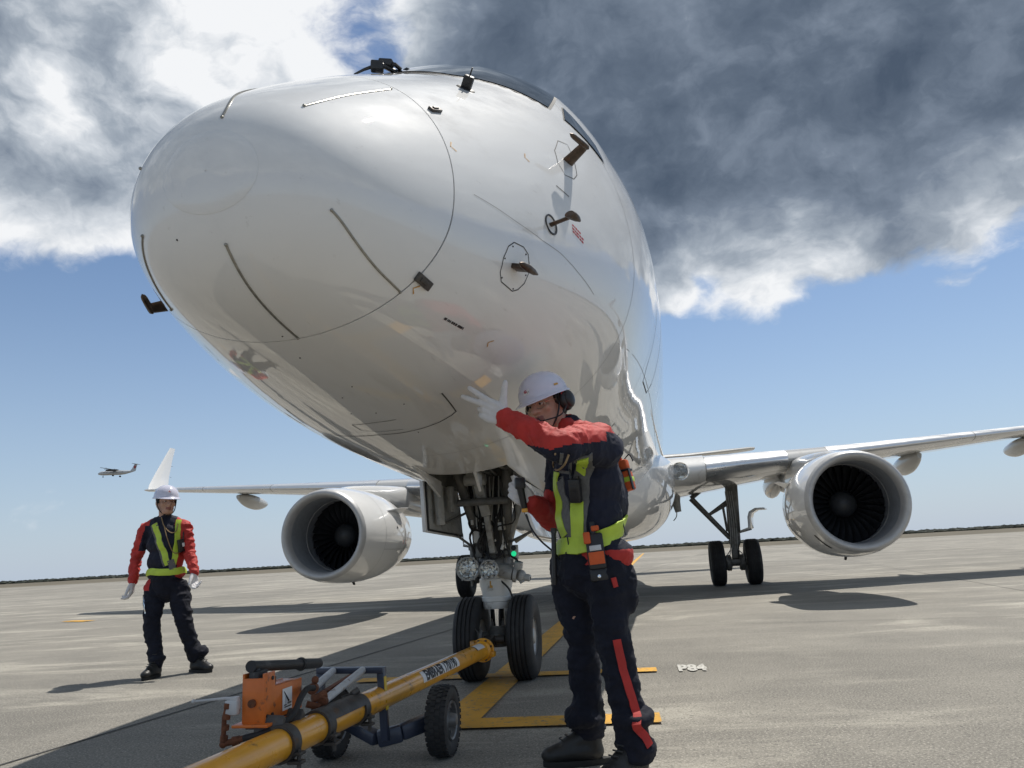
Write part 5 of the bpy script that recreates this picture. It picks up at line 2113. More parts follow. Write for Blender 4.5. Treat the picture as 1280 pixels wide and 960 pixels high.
def boot(P, heel, toe_dir, ground_z, ankle, hgt=.19, name='boot'):
    d = V(toe_dir)
    d.z = 0
    d.normalize()
    h = V((ankle.x, ankle.y, ground_z)) - d * .06
    up = V((0, 0, 1))
    sd = d.cross(up)
    pr = [('l', [h + d * .045 + up * .055, h + d * .13 + up * .055, h + d * .205 + up * .048], [.047, .048, .044]), ('e', h + d * .225 + up * .045, V((.045, .052, .036)), Matrix((sd, d, up)).transposed()),
          ('l', [h + d * .05 + up * .06, h + d * .055 + up * .12, h * .0 + V((ankle.x, ankle.y, ground_z + hgt))], [.046, .047, .052])]
    pr.append(('l', [h + d * .08 + up * .11, h + d * .16 + up * .075], [.042, .040]))
    B_, bvh = blob(name, pr, .0075, P, [M_BOOT], 3)
    mb = MB()
    out = []
    for k in range(28):
        a = 2 * math.pi * k / 28
        y = math.cos(a)
        wd = .046 + (.008 if y > .1 else 0)
        out.append(h + d * (.122 + .148 * y) + sd * (wd * math.sin(a) * (1 - .18 * (y < -.5))) + up * .001)
    mb.prism(out, up * .024, .003)
    mb.build('boot_sole', M_SOLE, B_)
    mb = MB()
    for k in range(5):
        c = h + d * (.085 + .026 * k) + up * (.16 - .018 * k)
        loc, nor, _, _ = bvh.find_nearest(c + up * .03)
        mb.tube([loc - sd * .026 + nor * .003, loc + nor * .006 + d * .008, loc + sd * .026 + nor * .003], .0035, 6)
    mb.build('boot_lace', M_LACE, B_)
    return B_, bvh


def px_depth(p):
    return (V(p) - CAM).dot(FWD)


# ---- the near worker, pointing with his left hand, microphone in his right
g1, g2 = on_ground(728, 964), on_ground(800, 984)
NW = thing('person', 'near worker in white helmet and ear defenders, left arm raised to point, lime harness', 'person', ((g1.x + g2.x) / 2, (g1.y + g2.y) / 2, 0), 'ground crew in navy and red')
YB = -2.42
pelvis = at(736, 700, YB)
waist = at(734, 662, YB)
chest = at(733, 600, YB)
neckb = at(716, 545, YB)
headc = at(683, 507, YB - .02)
shL, shR = at(747, 552, -2.58), at(705, 566, -2.26)
elL, wrL = at(699, 557, -2.80), at(634, 524, -2.76)
elR, wrR = at(694, 648, -2.20), at(664, 628, -2.36)
hipR, hipL = at(713, 712, -2.36), at(757, 712, -2.50)
knR, knL = at(727, 800, -2.36), at(768, 806, -2.54)
anR, anL = at(736, 908, -2.35), at(792, 925, -2.58)
hf = V((-.48, -.86, -.20))
hu = V((-.22, -.10, 1))
prh, is_lip, extras, hairp, helmetf, strapf, HL = head_set(NW, headc, hf, hu, glasses=True, hat_tilt=.09, scale=.98)
body_pr = prh + [('l', [neckb + V((0, .0, -.03)), HL(0, -.02, -.06)], [.060, .056]),
                 ('l', [pelvis, waist, chest, neckb], [.09, .09, .09, .06]),
                 ('l', [shL, elL, wrL], [.050, .042, .027]), ('l', [shR, elR, wrR], [.050, .042, .027]), ('l', [neckb, shL], [.06, .055]), ('l', [neckb, shR], [.06, .055]),
                 ('l', [hipR, knR, anR], [.08, .058, .04]), ('l', [hipL, knL, anL], [.08, .058, .04]),
                 ('l', [anR, anR + V((-.02, -.01, -.04))], [.035, .03]), ('l', [anL, anL + V((-.02, -.01, -.04))], [.035, .03])]
body, bb = blob('body', body_pr, .006, NW, [M_SKIN, M_LIPS], 3, lambda p, n: 1 if is_lip(p) else 0)
extras(NW)
blob('hair', hairp(), .006, NW, [M_HAIR], 2)
Hm, onhat, HQ = helmetf()
# jacket
fw = V((-.72, -.69, 0))
sdv = V((.69, -.72, 0))
jac = [('e', at(738, 690, YB), V((.175, .135, .11)), rot_to((0, 0, 1), sdv)), ('e', at(736, 650, YB), V((.175, .130, .17)), rot_to((0, 0, 1), sdv)), ('e', at(734, 602, YB), V((.185, .138, .19)), rot_to((0, 0, 1), sdv)),
       ('e', at(730, 570, YB), V((.175, .115, .12)), rot_to((0, 0, 1), sdv)), ('e', at(748, 620, YB + .04), V((.15, .12, .2)), rot_to((0, 0, 1), sdv)),
       ('e', at(765, 694, -2.49), V((.092, .092, .075))), ('e', at(742, 700, YB), V((.185, .14, .07)), rot_to((0, 0, 1), sdv)),
       ('l', [neckb + V((.0, 0, -.05)), neckb + V((-.012, -.01, .03))], [.085, .068]),
       ('l', [shL + V((.02, .02, -.03)), shL * .5 + elL * .5, elL, elL * .5 + wrL * .5, wrL + (wrL - elL).normalized() * .012], [.092, .078, .068, .056, .043]),
       ('l', [shR, shR * .5 + elR * .5, elR, elR * .5 + wrR * .5, wrR], [.080, .070, .062, .052, .042]),
       ('l', [chest, shL], [.11, .085]), ('l', [neckb, shL], [.075, .075]), ('l', [neckb, shR], [.075, .07])]
hem_z = at(760, 716, YB).z
belt_z = at(760, 688, YB).z
fold_arm, fold_body = folds((17, 17, 9), .016, 3.3), folds((8, 8, 7), .013, 1.1)
armdir = (wrL - elL).normalized()


def jac_warp(p):
    if p.x < shL.x - .03 and p.z > at(700, 590, -2.7).z:
        return fold_arm(p) * .9
    return fold_body(p)




def jac_mat(p, n):
    # raised sleeve: red above a line that runs from below the cuff up to the shoulder
    if p.y < -2.46 and p.z > at(700, 600, -2.6).z and (p - shL).length < .62 and p.x < shL.x + .045:
        s_ = (p - elL).dot(armdir)
        if s_ > -.35:
            # distance above the seam, measured along the sleeve
            t_ = max(0.0, min(1.0, (s_ + .24) / .40))
            seam = -.002 - .055 * t_ if s_ < .12 else -.2
            axis_z = (elL + armdir * s_).z if s_ > 0 else (elL + (shL - elL).normalized() * -s_).z
            if p.z - axis_z > seam + .030 * (1 - t_):
                return 1
    ab = wrR - elR
    k = (p - elR).dot(ab) / ab.length_squared
    if k > .05 and (p - (elR + ab * min(1, k))).length < .10 and (p - chest).dot(sdv) < -.06:
        return 1
    if p.z < belt_z + .0 and (p - pelvis).dot(sdv) > .085:
        return 1
    # red yoke over the shoulders
    if p.z > shL.z + .030 and (p - neckb).length > .10 and p.x > neckb.x - .04:
        return 1
    return 0


jacket, jb = blob('jacket', jac, .007, NW, [M_NAVY, M_RED], 3, jac_mat, jac_warp)
# trousers
fold_leg = folds((8, 8, 13), .015, 7.7)
trp = [('l', [pelvis + V((0, 0, .02)), (hipR + hipL) / 2], [.135, .135]),
       ('l', [hipR, hipR * .5 + knR * .5, knR, knR * .45 + anR * .55, anR + V((0, 0, -.0))], [.098, .088, .070, .066, .072]),
       ('l', [hipL, hipL * .5 + knL * .5, knL, knL * .45 + anL * .55, anL + V((0, 0, -.02))], [.100, .090, .072, .068, .072]),
       ('e', at(783, 735, -2.50), V((.05, .06, .11))), ('e', at(728, 896, -2.38), V((.088, .09, .045))), ('e', at(791, 898, -2.58), V((.088, .088, .05))), ('e', at(796, 936, -2.60), V((.078, .078, .07)))]
trousers, tb_ = blob('trousers', trp, .007, NW, [M_NAVYT, M_RED], 3, lambda p, n: 0, fold_leg)
# red stripe down the outside of the left leg
def stripe(bvh, pts, wd, name, m, lift=.007, thick=.002):
    q = []
    for x, y in pts:
        l, n = cast(bvh, x, y)
        if l:
            q.append(l)
    if len(q) > 1:
        return wrap_strip(bvh, q, wd, lift, thick, NW, name, m)


stripe(tb_, [(771, 800), (775, 820), (781, 845), (788, 868), (794, 888), (796, 910), (806, 920), (812, 932)], .034, 'leg_stripe', M_RED)
stripe(tb_, [(766, 722), (769, 734)], .022, 'pocket_stripe', M_RED)
toe1 = on_ground(690, 960) - on_ground(755, 958)
boot(NW, on_ground(757, 962), V((-.9, -.18, 0)), 0.0, anR, .21)
boot(NW, on_ground(812, 978) + V((0, 0, 0)), V((-.62, -.75, 0)), 0.0, anL, .21)
# gloves
hd = (at(603, 509, -2.78) - wrL).normalized()
gl = hand_prims(wrL + hd * .010, hd, V((.25, -.12, 1)), 1, [(6, 10, 6, 7), (12, 14, 8, -5), (60, 65, 40, -4), (70, 70, 45, -6), ((.42, .95, -.1), -.06)], 1.14)
blob('glove', gl, .0036, NW, [M_GLOVE], 2)
hd2 = (at(650, 618, -2.40) - wrR).normalized()
gl = hand_prims(wrR, hd2, V((.1, -.35, 1)), 1, [(58, 60, 40, 0), (62, 62, 42, 0), (66, 62, 42, 0), (70, 62, 42, 0), ((.75, .30, .85), .35)], 1.05)
blob('glove', gl, .0036, NW, [M_GLOVE], 2)
# helmet badge and size sticker
def hat_badge(onhat, Hm, a0, z0, sc=1.0):
    mb = MB()
    mb.grid([[onhat(a0 + (i - 2) * 4.6 * sc, z0 + (j - 2) * .055 * sc, .0012) for j in range(5)] for i in range(5)])
    mb.build('badge_ground', mat('badge_white', (.74, .74, .76), .35), Hm, smooth=60)
    mb = MB()
    c = [onhat(a0 + 5.2 * sc * math.cos(t) - 1 * sc, z0 + .06 * sc * math.sin(t) + .02, .0022) for t in [2 * math.pi * k / 20 for k in range(20)]]
    i_ = [onhat(a0 + 2.6 * sc * math.cos(t) - 1 * sc, z0 + .028 * sc * math.sin(t) + .02, .0022) for t in [2 * math.pi * k / 20 for k in range(20)]]
    for k in range(3, 20):
        q = [c[k], c[(k + 1) % 20], i_[(k + 1) % 20], i_[k]]
        mb.face([mb.bm.verts.new(p) for p in q])
    q = [onhat(a0 - 2.5 * sc, z0 + .01, .0022), onhat(a0 + 1.0 * sc, z0 + .04 * sc, .0022), onhat(a0 + .5 * sc, z0 - .005, .0022)]
    mb.face([mb.bm.verts.new(p) for p in q])
    mb.build('red_emblem', M_REDINK, Hm, smooth=0, recalc=False)
    mb = MB()
    q = [onhat(a0 + 4 * sc, z0 - .075 * sc, .002), onhat(a0 + 9 * sc, z0 + .0, .002), onhat(a0 + 8.2 * sc, z0 + .01, .002), onhat(a0 + 3.2 * sc, z0 - .07 * sc, .002)]
    mb.face([mb.bm.verts.new(p) for p in q])
    mb.build('badge_line', M_INK, Hm, smooth=0, recalc=False)


hat_badge(onhat, Hm, 2, .32, 1.0)
mb = MB()
mb.grid([[onhat(72 + i * 3, .20 + j * .04, .0015) for j in range(3)] for i in range(5)])
mb.build('size_sticker', M_OCHRE, Hm, smooth=60)
# ear defenders with their band and boom
hr = hf.normalized().cross((hu - hf.normalized() * hu.dot(hf.normalized())).normalized())
for s in (1, -1):
    mb = MB()
    mb.ball(HL(.100 * s, -.022, -.004), (.030, .042, .052), rot_to(HL(0, 0, 1) - HL(0, 0, 0), hr), 18)
    mb.ball(HL(.120 * s, -.026, -.004), (.020, .034, .042), rot_to(HL(0, 0, 1) - HL(0, 0, 0), hr), 16)
    mb.build('ear_cup', M_PLASTIC, NW, smooth=60)
mb = MB()
for s in (1, -1):
    mb.tube(smooth_curve([HL(.100 * s, -.02, .03), HL(.104 * s, -.01, .055), HL(.100 * s, -.0, .075)], 4), .007, 8)
mb.tube(smooth_curve([HL(.100, -.03, -.01), HL(.080, -.09, -.03), HL(0, -.125, -.035), HL(-.080, -.09, -.03), HL(-.100, -.03, -.01)], 6), .009, 8)
mb.tube(smooth_curve([HL(-.115, -.0, -.03), HL(-.100, .05, -.07), HL(-.05, .10, -.075), HL(-.012, .112, -.068)], 6), .0035, 6)
mb.ball(HL(-.012, .114, -.066), .011, seg=8)
mb.build('headset_band', M_PLASTIC, NW)
mb = MB()
mb.tube(smooth_curve([HL(-.118, -.02, .02), HL(-.112, .005, .035), HL(-.105, .01, .0), HL(-.11, -.01, -.03)], 5), .0028, 6)
mb.build('headset_wire', M_REDINK, NW)
strapf()

# harness: two lime straps over the chest, a belt, grey webbing between
def px_strip(bvh, pts, wd, name, m, lift=.004, thick=.003, parent=None, closed=False):
    q = []
    for x, y in pts:
        l, n = cast(bvh, x, y)
        if l:
            q.append(l)
    if len(q) > 1:
        return wrap_strip(bvh, q, wd, lift, thick, parent or NW, name, m)


px_strip(jb, [(729, 570), (728, 592), (725, 620), (722, 650), (720, 690)], .082, 'harness_web', M_MESH, .003, .002)
px_strip(jb, [(696, 590), (696, 612), (699, 640), (707, 670)], .055, 'harness_strap', M_LIME, .005)
px_strip(jb, [(701, 596), (703, 620), (708, 650), (715, 672)], .07, 'harness_web', M_MESH, .0025, .002)
px_strip(jb, [(728, 573), (727, 582), (727, 591)], .050, 'harness_strap', M_LIME, .007)
px_strip(jb, [(722, 628), (722, 650), (722, 674)], .062, 'harness_strap', M_LIME, .007)
# belt all round the waist
front = [cast(jb, x, y)[0] for x, y in ((703, 683), (722, 683), (742, 679), (758, 670), (772, 661), (783, 653))]
front = [p for p in front if p]
cb = sum(front, V()) / len(front)
back = []
axis_c = at(738, 668, YB)
for k in range(1, 8):
    f_ = k / 8
    a = front[-1] - axis_c
    b = front[0] - axis_c
    a0_, a1_ = math.atan2(a.y, a.x), math.atan2(b.y, b.x)
    while a1_ < a0_:
        a1_ += 2 * math.pi
    ang = a0_ + (a1_ - a0_) * f_
    back.append(V((axis_c.x + .25 * math.cos(ang), axis_c.y + .25 * math.sin(ang), front[-1].z * (1 - f_) + front[0].z * f_)))
wrap_strip(torso_tree(jac[:5]), front + back, .072, .010, .004, NW, 'harness_belt', M_LIME, closed=True)
mb = MB()
for x in (712, 733):
    l, n = cast(jb, x, 682)
    if l:
        mb.bar(l + n * .013 + V((0, 0, .036)), l + n * .013 + V((.008, 0, -.036)), .005, .003, n)
l, n = cast(jb, 777, 659)
if l:
    mb.bar(l + n * .013 + V((-.006, 0, .034)), l + n * .013 + V((.004, 0, -.036)), .007, .003, n)
mb.build('belt_stitching', M_INK, NW)
# collar cord and lettered tape
px_strip(jb, [(702, 566), (701, 578), (700, 590)], .014, 'name_tape', M_MESH, .004)
mb = MB()
q = [cast(jb, x, y) for x, y in ((694, 565), (692, 580), (698, 588), (705, 578), (709, 566))]
mb.tube(smooth_curve([l + n * .012 for l, n in q if l], 5), .0045, 8)
mb.build('neck_cord', M_CORD, NW)

# things he wears or holds that could be taken off him
l, n = cast(jb, 722, 612)
R1 = thing('radio_set', 'black two-way radio strapped to the chest of the near worker', 'radio', l)
mb = MB()
rr = rot_to(n, V((1, 0, 0)))
up_ = V((0, 0, 1))
mb.box(l + n * .026, (.052, .105, .030), rr, .005)
mb.box(l + n * .043 + up_ * .012, (.036, .030, .004), rr, .001)
mb.build('radio_body', M_PLASTIC, R1)
mb = MB()
mb.tube([l + n * .026 + up_ * .05 + V((-.015, 0, 0)), l + n * .028 + up_ * .115 + V((-.018, 0, 0))], [.006, .005], 8)
mb.build('aerial', M_PLASTIC, R1)
mb = MB()
mb.lathe([(.008, 0), (.008, .012), (0, .013)], l + n * .026 + up_ * .052 + V((.012, 0, 0)), (0, 0, 1), 10)
mb.build('radio_knob', M_IRON, R1)

l, n = cast(jb, 744, 684)
HO = thing('tool_holster', 'black belt holster with an orange front panel, on the near worker', 'holster', l)
mb = MB()
dn = V((.07, 0, -1)).normalized()
rr = rot_to(n, V((1, 0, .08)))
mb.box(l + n * .028 + dn * .02, (.075, .15, .035), rr, .008)
mb.box(l + n * .026 + dn * .115, (.078, .06, .03), rr, .010)
mb.box(l + n * .022 - dn * .07, (.022, .07, .02), rr, .004)
mb.build('holster_body', M_PLASTIC, HO)
mb = MB()
mb.box(l + n * .048 + dn * .05, (.066, .052, .006), rr, .002)
mb.build('orange_panel', M_ORANGECL, HO)
mb = MB()
mb.box(l + n * .046 - dn * .035 + V((-.03, 0, 0)), (.03, .05, .022), rr, .006)
mb.box(l + n * .040 - dn * .075 + V((.01, 0, 0)), (.034, .022, .026), rr, .006)
mb.build('clip', M_ORANGECL, HO)
mb = MB()
mb.box(l + n * .050 + dn * .008, (.05, .022, .006), rr, .002)
mb.build('buckle', M_WORNWHITE, HO)
mb = MB()
mb.lathe([(.007, 0), (.007, .004), (0, .005)], l + n * .043 + dn * .125, n, 12)
mb.build('press_stud', M_CHROME, HO)

bc = at(780, 594, -2.34)
BG = thing('equipment_pouch', 'small orange pouch with a lime band hanging at the back of the near worker', 'pouch', bc)
rr = rot_to(V((-.35, -.94, 0)), V((.94, -.35, .18)))
uu = rr @ V((0, 1, 0))
mb = MB()
mb.box(bc - uu * .030, (.072, .092, .05), rr, .010)
mb.box(bc + uu * .045, (.066, .05, .045), rr, .010)
mb.build('pouch_body', M_ORANGECL, BG)
mb = MB()
mb.box(bc - uu * .026, (.074, .024, .052), rr, .003)
mb.build('lime_band', M_LIME, BG)
mb = MB()
for dx_ in (-.036, .036):
    mb.box(bc - uu * .03 + (rr @ V((dx_, 0, .018))), (.005, .096, .022), rr, .001)
mb.box(bc + uu * .018, (.076, .010, .054), rr, .002)
mb.ball(bc + uu * .045 + (rr @ V((-.014, 0, .024))), .012, seg=8)
mb.tube(smooth_curve([bc + uu * .07 + (rr @ V((.02, 0, 0))), bc + uu * .085 + (rr @ V((.05, 0, 0))), bc + uu * .05 + (rr @ V((.06, 0, 0)))], 5), .003, 6)
mb.build('pouch_trim', M_INK, BG)
mb = MB()
sp = [bc + uu * .06, at(770, 562, -2.36), at(762, 545, -2.38), at(750, 533, -2.40)]
for a, b in zip(sp, sp[1:]):
    mb.bar(a, b, .022, .006, (-.35, -.94, 0))
mb.build('pouch_strap', M_ORANGECL, BG)

mc = at(650, 604, -2.43)
MI = thing('microphone', 'black hand microphone in the right glove of the near worker', 'microphone', mc)
mb = MB()
mb.box(mc, (.050, .035, .055), Matrix.Rotation(.3, 3, 'Z'), .010)
mb.tube([mc + V((.0, 0, -.02)), at(653, 622, -2.42), at(656, 638, -2.41)], [.018, .016, .014], 12)
mb.build('microphone_body', M_PLASTIC, MI)
mb = MB()
mb.box(at(656, 638, -2.42), (.028, .02, .018), None, .004)
mb.build('yellow_switch', M_YELLOW, MI)
mb = MB()
mb.tube(smooth_curve([at(658, 643, -2.41), at(664, 660, -2.44), at(676, 676, -2.47), at(692, 690, -2.48), at(700, 700, -2.47)], 6), .0042, 8)
mb.build('coiled_cable', M_PLASTIC, MI)
WD = thing('signal_wand', 'slim black wand hanging at the right hip of the near worker', 'wand', at(692, 700, -2.50))
mb = MB()
mb.tube([at(692, 664, -2.50), at(693, 722, -2.50)], .011, 12)
mb.tube([at(693, 722, -2.50), at(693, 731, -2.50)], [.014, .012], 12)
mb.build('wand_tube', M_PLASTIC, WD)
mb = MB()
mb.tube([at(692, 660, -2.50), at(692, 666, -2.50)], .013, 12)
mb.build('wand_cap', M_GRIP, WD)

# ---- the far worker, standing square with his arms down
ga, gb = on_ground(197, 848), on_ground(250, 839)
FWk = thing('person', 'far worker standing alone left of the aircraft, arms down, lime harness crossing his chest', 'person', ((ga.x + gb.x) / 2, (ga.y + gb.y) / 2, 0), 'ground crew in navy and red')
YF2 = .86
pel = at(208, 722, YF2)
wai = at(207, 700, YF2)
che = at(207, 675, YF2)
nek = at(207, 652, YF2)
hec = at(207.5, 628, YF2 - .03)
sR, sL = at(183, 662, YF2 - .02), at(231, 660, YF2 + .03)
eR, wR = at(170.5, 696, YF2 - .02), at(166, 726, YF2 - .10)
eL, wL = at(236.5, 689, YF2 + .03), at(243, 715, YF2 - .06)
hR, hL = at(194, 735, YF2 - .02), at(223, 735, YF2 + .03)
kR, kL = at(190, 780, YF2 - .10), at(231, 778, YF2 + .0)
aR, aL = at(195, 832, YF2 - .16), at(245, 824, YF2 + .09)
f2 = V((.78, -.62, -.05))
prh, is_lip2, extras2, hair2, helmet2, strap2, HL2 = head_set(FWk, hec, f2, V((.04, .0, 1)), hat_tilt=.02, scale=1.0)
bp2 = prh + [('l', [nek + V((0, 0, -.03)), HL2(0, -.02, -.06)], [.058, .055]), ('l', [pel, wai, che, nek], [.085, .08, .08, .055]),
             ('l', [sR, eR, wR], [.042, .036, .025]), ('l', [sL, eL, wL], [.042, .036, .025]), ('l', [nek, sR], [.045, .042]), ('l', [nek, sL], [.045, .042]),
             ('l', [hR, kR, aR], [.08, .058, .04]), ('l', [hL, kL, aL], [.08, .058, .04]), ('l', [aR, aR + V((0, -.02, -.03))], [.035, .03]), ('l', [aL, aL + V((.02, -.01, -.03))], [.035, .03])]
body2, _ = blob('body', bp2, .0075, FWk, [M_SKIN, M_LIPS], 2, lambda p, n: 1 if is_lip2(p) else 0)
extras2(FWk)
blob('hair', hair2(), .008, FWk, [M_HAIR], 2)
Hm2, onhat2, _ = helmet2()
hat_badge(onhat2, Hm2, -6, .42, 1.0)
strap2()
X2 = V((1, .10, 0)).normalized()
j2 = [('e', at(208, 716, YF2), V((.180, .128, .09)), rot_to((0, 0, 1), X2)), ('e', at(207, 700, YF2), V((.175, .122, .14)), rot_to((0, 0, 1), X2)), ('e', at(207, 678, YF2), V((.182, .130, .15)), rot_to((0, 0, 1), X2)), ('e', at(207, 664, YF2), V((.185, .112, .09)), rot_to((0, 0, 1), X2)),
      ('l', [nek + V((0, 0, -.06)), nek + V((0, -.01, .02))], [.09, .068]),
      ('l', [sR, sR * .5 + eR * .5, eR, eR * .5 + wR * .5, wR], [.072, .062, .055, .048, .041]), ('l', [sL, sL * .5 + eL * .5, eL, eL * .5 + wL * .5, wL], [.072, .062, .055, .048, .041]),
      ('l', [nek, sR], [.075, .072]), ('l', [nek, sL], [.075, .072])]
fa2, fb2 = folds((11, 11, 19), .015, 5.5), folds((9, 9, 8), .013, 2.2)


def j2_mat(p, n):
    for sh_, el_, wr_ in ((sR, eR, wR), (sL, eL, wL)):
        s_ = 1 if sh_.x > che.x else -1
        # outer half of the sleeve from the shoulder to the cuff
        if p.z < sh_.z + .09 and (p.x - che.x) * s_ > .155:
            ref = sh_ + (el_ - sh_) * min(1, max(0, (sh_.z - p.z) / max(.01, sh_.z - el_.z)))
            if (p.x - ref.x) * s_ > (-.028 if p.z > el_.z + .05 else -.2):
                return 1
        if p.z > sh_.z + .03 and (p.x - che.x) * s_ > .12:
            return 1
    return 0


jk2, jb2 = blob('jacket', j2, .0085, FWk, [M_NAVY, M_RED], 3, j2_mat, lambda p: fa2(p) if abs(p.x - che.x) > .2 else fb2(p))
t2 = [('l', [pel, (hR + hL) / 2], [.138, .132]), ('l', [hR, hR * .5 + kR * .5, kR, kR * .45 + aR * .55, aR + V((0, 0, .03))], [.098, .090, .074, .066, .066]),
      ('l', [hL, hL * .5 + kL * .5, kL, kL * .45 + aL * .55, aL + V((0, 0, .03))], [.100, .092, .076, .068, .072]), ('e', aL + V((.03, 0, .07)), V((.082, .085, .055))), ('e', aR + V((0, 0, .06)), V((.076, .076, .045)))]
fl2 = folds((8, 8, 14), .015, 4.4)


def t2_mat(p, n):
    if p.z > hR.z - .02 and p.x < pel.x - .10 and p.z < hR.z + .14:
        return 1
    return 0


tr2, tb2 = blob('trousers', t2, .0085, FWk, [M_NAVYT, M_RED], 3, t2_mat, fl2)
q = [cast(tb2, x, y)[0] for x, y in ((180, 746), (181, 757), (182, 767))]
if all(q):
    wrap_strip(tb2, q, .010, .003, .003, FWk, 'pocket_zip', M_CHROME)
boot(FWk, on_ground(195, 840), V((.10, -1, 0)), 0.0, aR, .17)
boot(FWk, on_ground(240, 837), V((.95, -.30, 0)), 0.0, aL, .17)
gl = hand_prims(wR + V((0, -.005, -.02)), V((.04, -.05, -1)), V((.35, -.95, 0)), 1, [(30, 40, 25, 0), (36, 42, 25, 0), (42, 44, 26, 0), (46, 44, 26, 0), ((.75, .55, .25), .25)], 1.03)
blob('glove', gl, .0042, FWk, [M_GLOVE], 2)
gl = hand_prims(wL + V((0, -.005, -.01)), V((.06, -.10, -1)), V((-.35, -.95, 0)), -1, [(22, 40, 20, 0), (40, 45, 25, 0), (50, 50, 25, 0), (55, 50, 25, 0), ((.75, .5, .3), .25)], 1.03)
blob('glove', gl, .0042, FWk, [M_GLOVE], 2)


def fstrip(pts, wd, name, m, lift=.005, thick=.003):
    q = [cast(jb2, x, y)[0] for x, y in pts]
    q = [p for p in q if p]
    if len(q) > 1:
        wrap_strip(jb2, q, wd, lift, thick, FWk, name, m)


fstrip([(189, 645), (192, 655), (198, 672), (204, 690), (209, 707)], .072, 'harness_web', M_MESH, .003, .002)
fstrip([(190, 645), (193, 655), (199, 672), (205, 690), (210, 706)], .052, 'harness_strap', M_LIME)
fstrip([(224, 650), (222, 665), (221, 680), (219, 695), (216, 706)], .050, 'harness_strap', M_LIME)
fstrip([(213, 700), (215, 706), (216, 712)], .06, 'harness_web', M_MESH, .007)
front = [cast(jb2, x, y)[0] for x, y in ((180, 714), (190, 715), (200, 715.5), (212, 715), (222, 714), (230, 712))]
front = [p for p in front if p]
axc = at(207, 714, YF2)
back = []
for k in range(1, 8):
    f_ = k / 8
    a, b = front[-1] - axc, front[0] - axc
    a0_, a1_ = math.atan2(a.y, a.x), math.atan2(b.y, b.x)
    while a1_ < a0_:
        a1_ += 2 * math.pi
    ang = a0_ + (a1_ - a0_) * f_
    back.append(V((axc.x + .25 * math.cos(ang), axc.y + .25 * math.sin(ang), front[-1].z * (1 - f_) + front[0].z * f_)))
wrap_strip(torso_tree(j2[:5]), front + back, .062, .010, .004, FWk, 'harness_belt', M_LIME, closed=True)
mb = MB()
for pts in (((203, 647), (206, 658), (213, 665), (220, 664), (223, 655)), ((206, 658), (209, 672), (215, 688), (221, 692), (227, 688))):
    qq = [cast(jb2, x, y) for x, y in pts]
    mb.tube(smooth_curve([l + n * .014 for l, n in qq if l], 5), .0045, 8)
mb.build('neck_cord', M_CORD, FWk)
l, n = cast(jb2, 224, 682)
R2 = thing('radio_set', 'black two-way radio on the harness of the far worker', 'radio', l)
rr = rot_to(n, V((1, 0, 0)))
mb = MB()
mb.box(l + n * .028, (.058, .12, .034), rr, .006)
mb.build('radio_body', M_PLASTIC, R2)
mb = MB()
mb.box(l + n * .046 + V((.012, 0, .01)), (.024, .035, .005), rr, .001)
mb.build('radio_display', M_LABEL, R2)
mb = MB()
mb.tube([l + n * .028 + V((.018, 0, .05)), l + n * .03 + V((.02, 0, .13))], [.006, .005], 8)
mb.build('aerial', M_PLASTIC, R2)

# ------------------------------------------------------------------ turboprop climbing away far off to the left
D0 = 560.0
pc = CAM + sight(146, 591).normalized() * D0
TP = thing('turboprop', 'distant grey high-wing turboprop with T-tail and wheels down, low in the sky', 'turboprop', pc)
hx = (-RIGHT * 1.0 + V((0, 0, 0)) + FWD * .18)
hx.z = 0
hx = (hx.normalized() + V((0, 0, .035))).normalized()      # nose to the left
hz = V((0, 0, 1))
hy = hz.cross(hx).normalized()
hz = hx.cross(hy)
M_TPW = mat('turboprop_paint', (0.55, 0.56, 0.57), .35, coat=.5, var=.04, scale=.4)
M_TPR = mat('turboprop_red', (0.42, 0.05, 0.05), .4)
M_TPD = mat('turboprop_dark', (0.05, 0.052, 0.056), .5)


def T(a, b, c):
    return pc + hx * a + hy * b + hz * c


mb = MB()
rows = []
for a, r_, c in ((13.4, .05, -.25), (13.0, .55, -.2), (12.0, 1.0, -.1), (10.5, 1.3, 0), (8, 1.38, 0), (-3, 1.38, 0), (-6, 1.2, .12), (-9.5, .75, .45), (-12.4, .25, .75), (-13.2, .05, .8)):
    rows.append([T(a, r_ * math.cos(t), c + r_ * math.sin(t)) for t in [2 * math.pi * k / 18 for k in range(18)]])
mb.grid(rows, True, True, True)
TF = mb.build('fuselage', M_TPW, TP, smooth=50)
mb = MB()
for x in range(15):
    mb.box(T(8.5 - x * .95, 1.33, .35), (.32, .12, .42), Matrix((hx, hy, hz)).transposed())
mb.build('window_row', M_TPD, TF)
mb = MB()
rows = []
for b, ch, xo in ((-13.6, 1.2, .3), (-6, 2.1, .2), (0, 2.5, 0), (6, 2.1, .2), (13.6, 1.2, .3)):
    rows.append([T(2.2 - xo - x * ch, b, 1.75 + z * ch + abs(b) * .02) for x, z in airfoil(8, .16)])
mb.grid(rows, True, True, True)
mb.build('wing', M_TPD, TP, smooth=50)
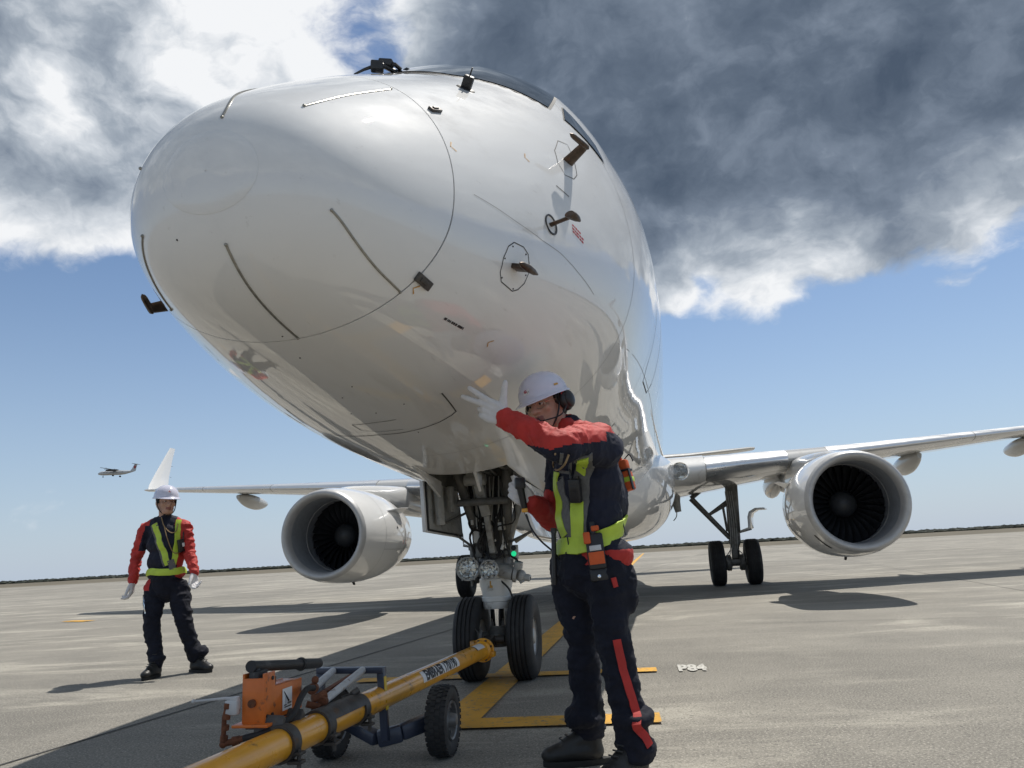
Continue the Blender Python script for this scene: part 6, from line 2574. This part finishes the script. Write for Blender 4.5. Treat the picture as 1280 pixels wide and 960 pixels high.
for s in (1, -1):
    mb = MB()
    rows = []
    for a, r_ in ((4.9, .15), (4.5, .5), (3.5, .62), (.5, .68), (-2.5, .5), (-4.2, .12)):
        rows.append([T(a, s * 4.0 + r_ * math.cos(t) * .75, 1.35 + r_ * math.sin(t)) for t in [2 * math.pi * k / 12 for k in range(12)]])
    mb.grid(rows, True, True, True)
    EN = mb.build('engine', M_TPD, TP, smooth=50)
    for k in range(6):
        mb = MB()
        a = k * math.pi / 3 + .3
        d = hy * math.cos(a) + hz * math.sin(a)
        mb.bar(T(4.7, s * 4.0, 1.35), T(4.7, s * 4.0, 1.35) + d * 1.9, .22, .07, hx)
        mb.build('propeller_blade', M_TPD, EN)
    mb = MB()
    mb.tube([T(.2, s * 3.4, .9), T(.0, s * 3.4, -1.9)], .12, 8)
    for b in (-.28, .28):
        mb.cyl(T(0, s * 3.4 + b - .14, -2.0), T(0, s * 3.4 + b + .14, -2.0), .5, n=16)
    mb.build('landing_gear', M_TPD, TP)
mb = MB()
mb.grid([[T(-9.2 - xo - x * ch, z * ch, c) for x, z in airfoil(8, .12)] for xo, ch, c in ((0, 4.2, .9), (1.3, 3.0, 2.2), (2.8, 2.2, 5.0), (3.0, 2.2, 5.2))], True, True, True)
mb.build('tail_fin', M_TPW, TP, smooth=50)
mb = MB()
for b_ in (.16, -.16):
    c = T(-12.6, b_, 3.3)
    mb.face([mb.bm.verts.new(c + hx * (.75 * math.cos(t)) + hz * (1.05 * math.sin(t)) + hy * (.06 if b_ > 0 else -.06)) for t in [2 * math.pi * k / 20 for k in range(20)]])
mb.build('tail_emblem', M_TPR, TP, smooth=0)
mb = MB()
mb.grid([[T(-12.1 - abs(b) * .18 - x * ch, b, 5.15 + z * ch) for x, z in airfoil(8, .11)] for b, ch in ((-3.9, 1.0), (0, 1.9), (3.9, 1.0))], True, True, True)
mb.build('tailplane', M_TPD, TP, smooth=50)
mb = MB()
mb.tube([T(9.6, 0, -1.2), T(9.6, 0, -2.3)], .1, 8)
mb.cyl(T(9.6, -.2, -2.35), T(9.6, .2, -2.35), .35, n=14)
mb.build('nose_wheel', M_TPD, TP)
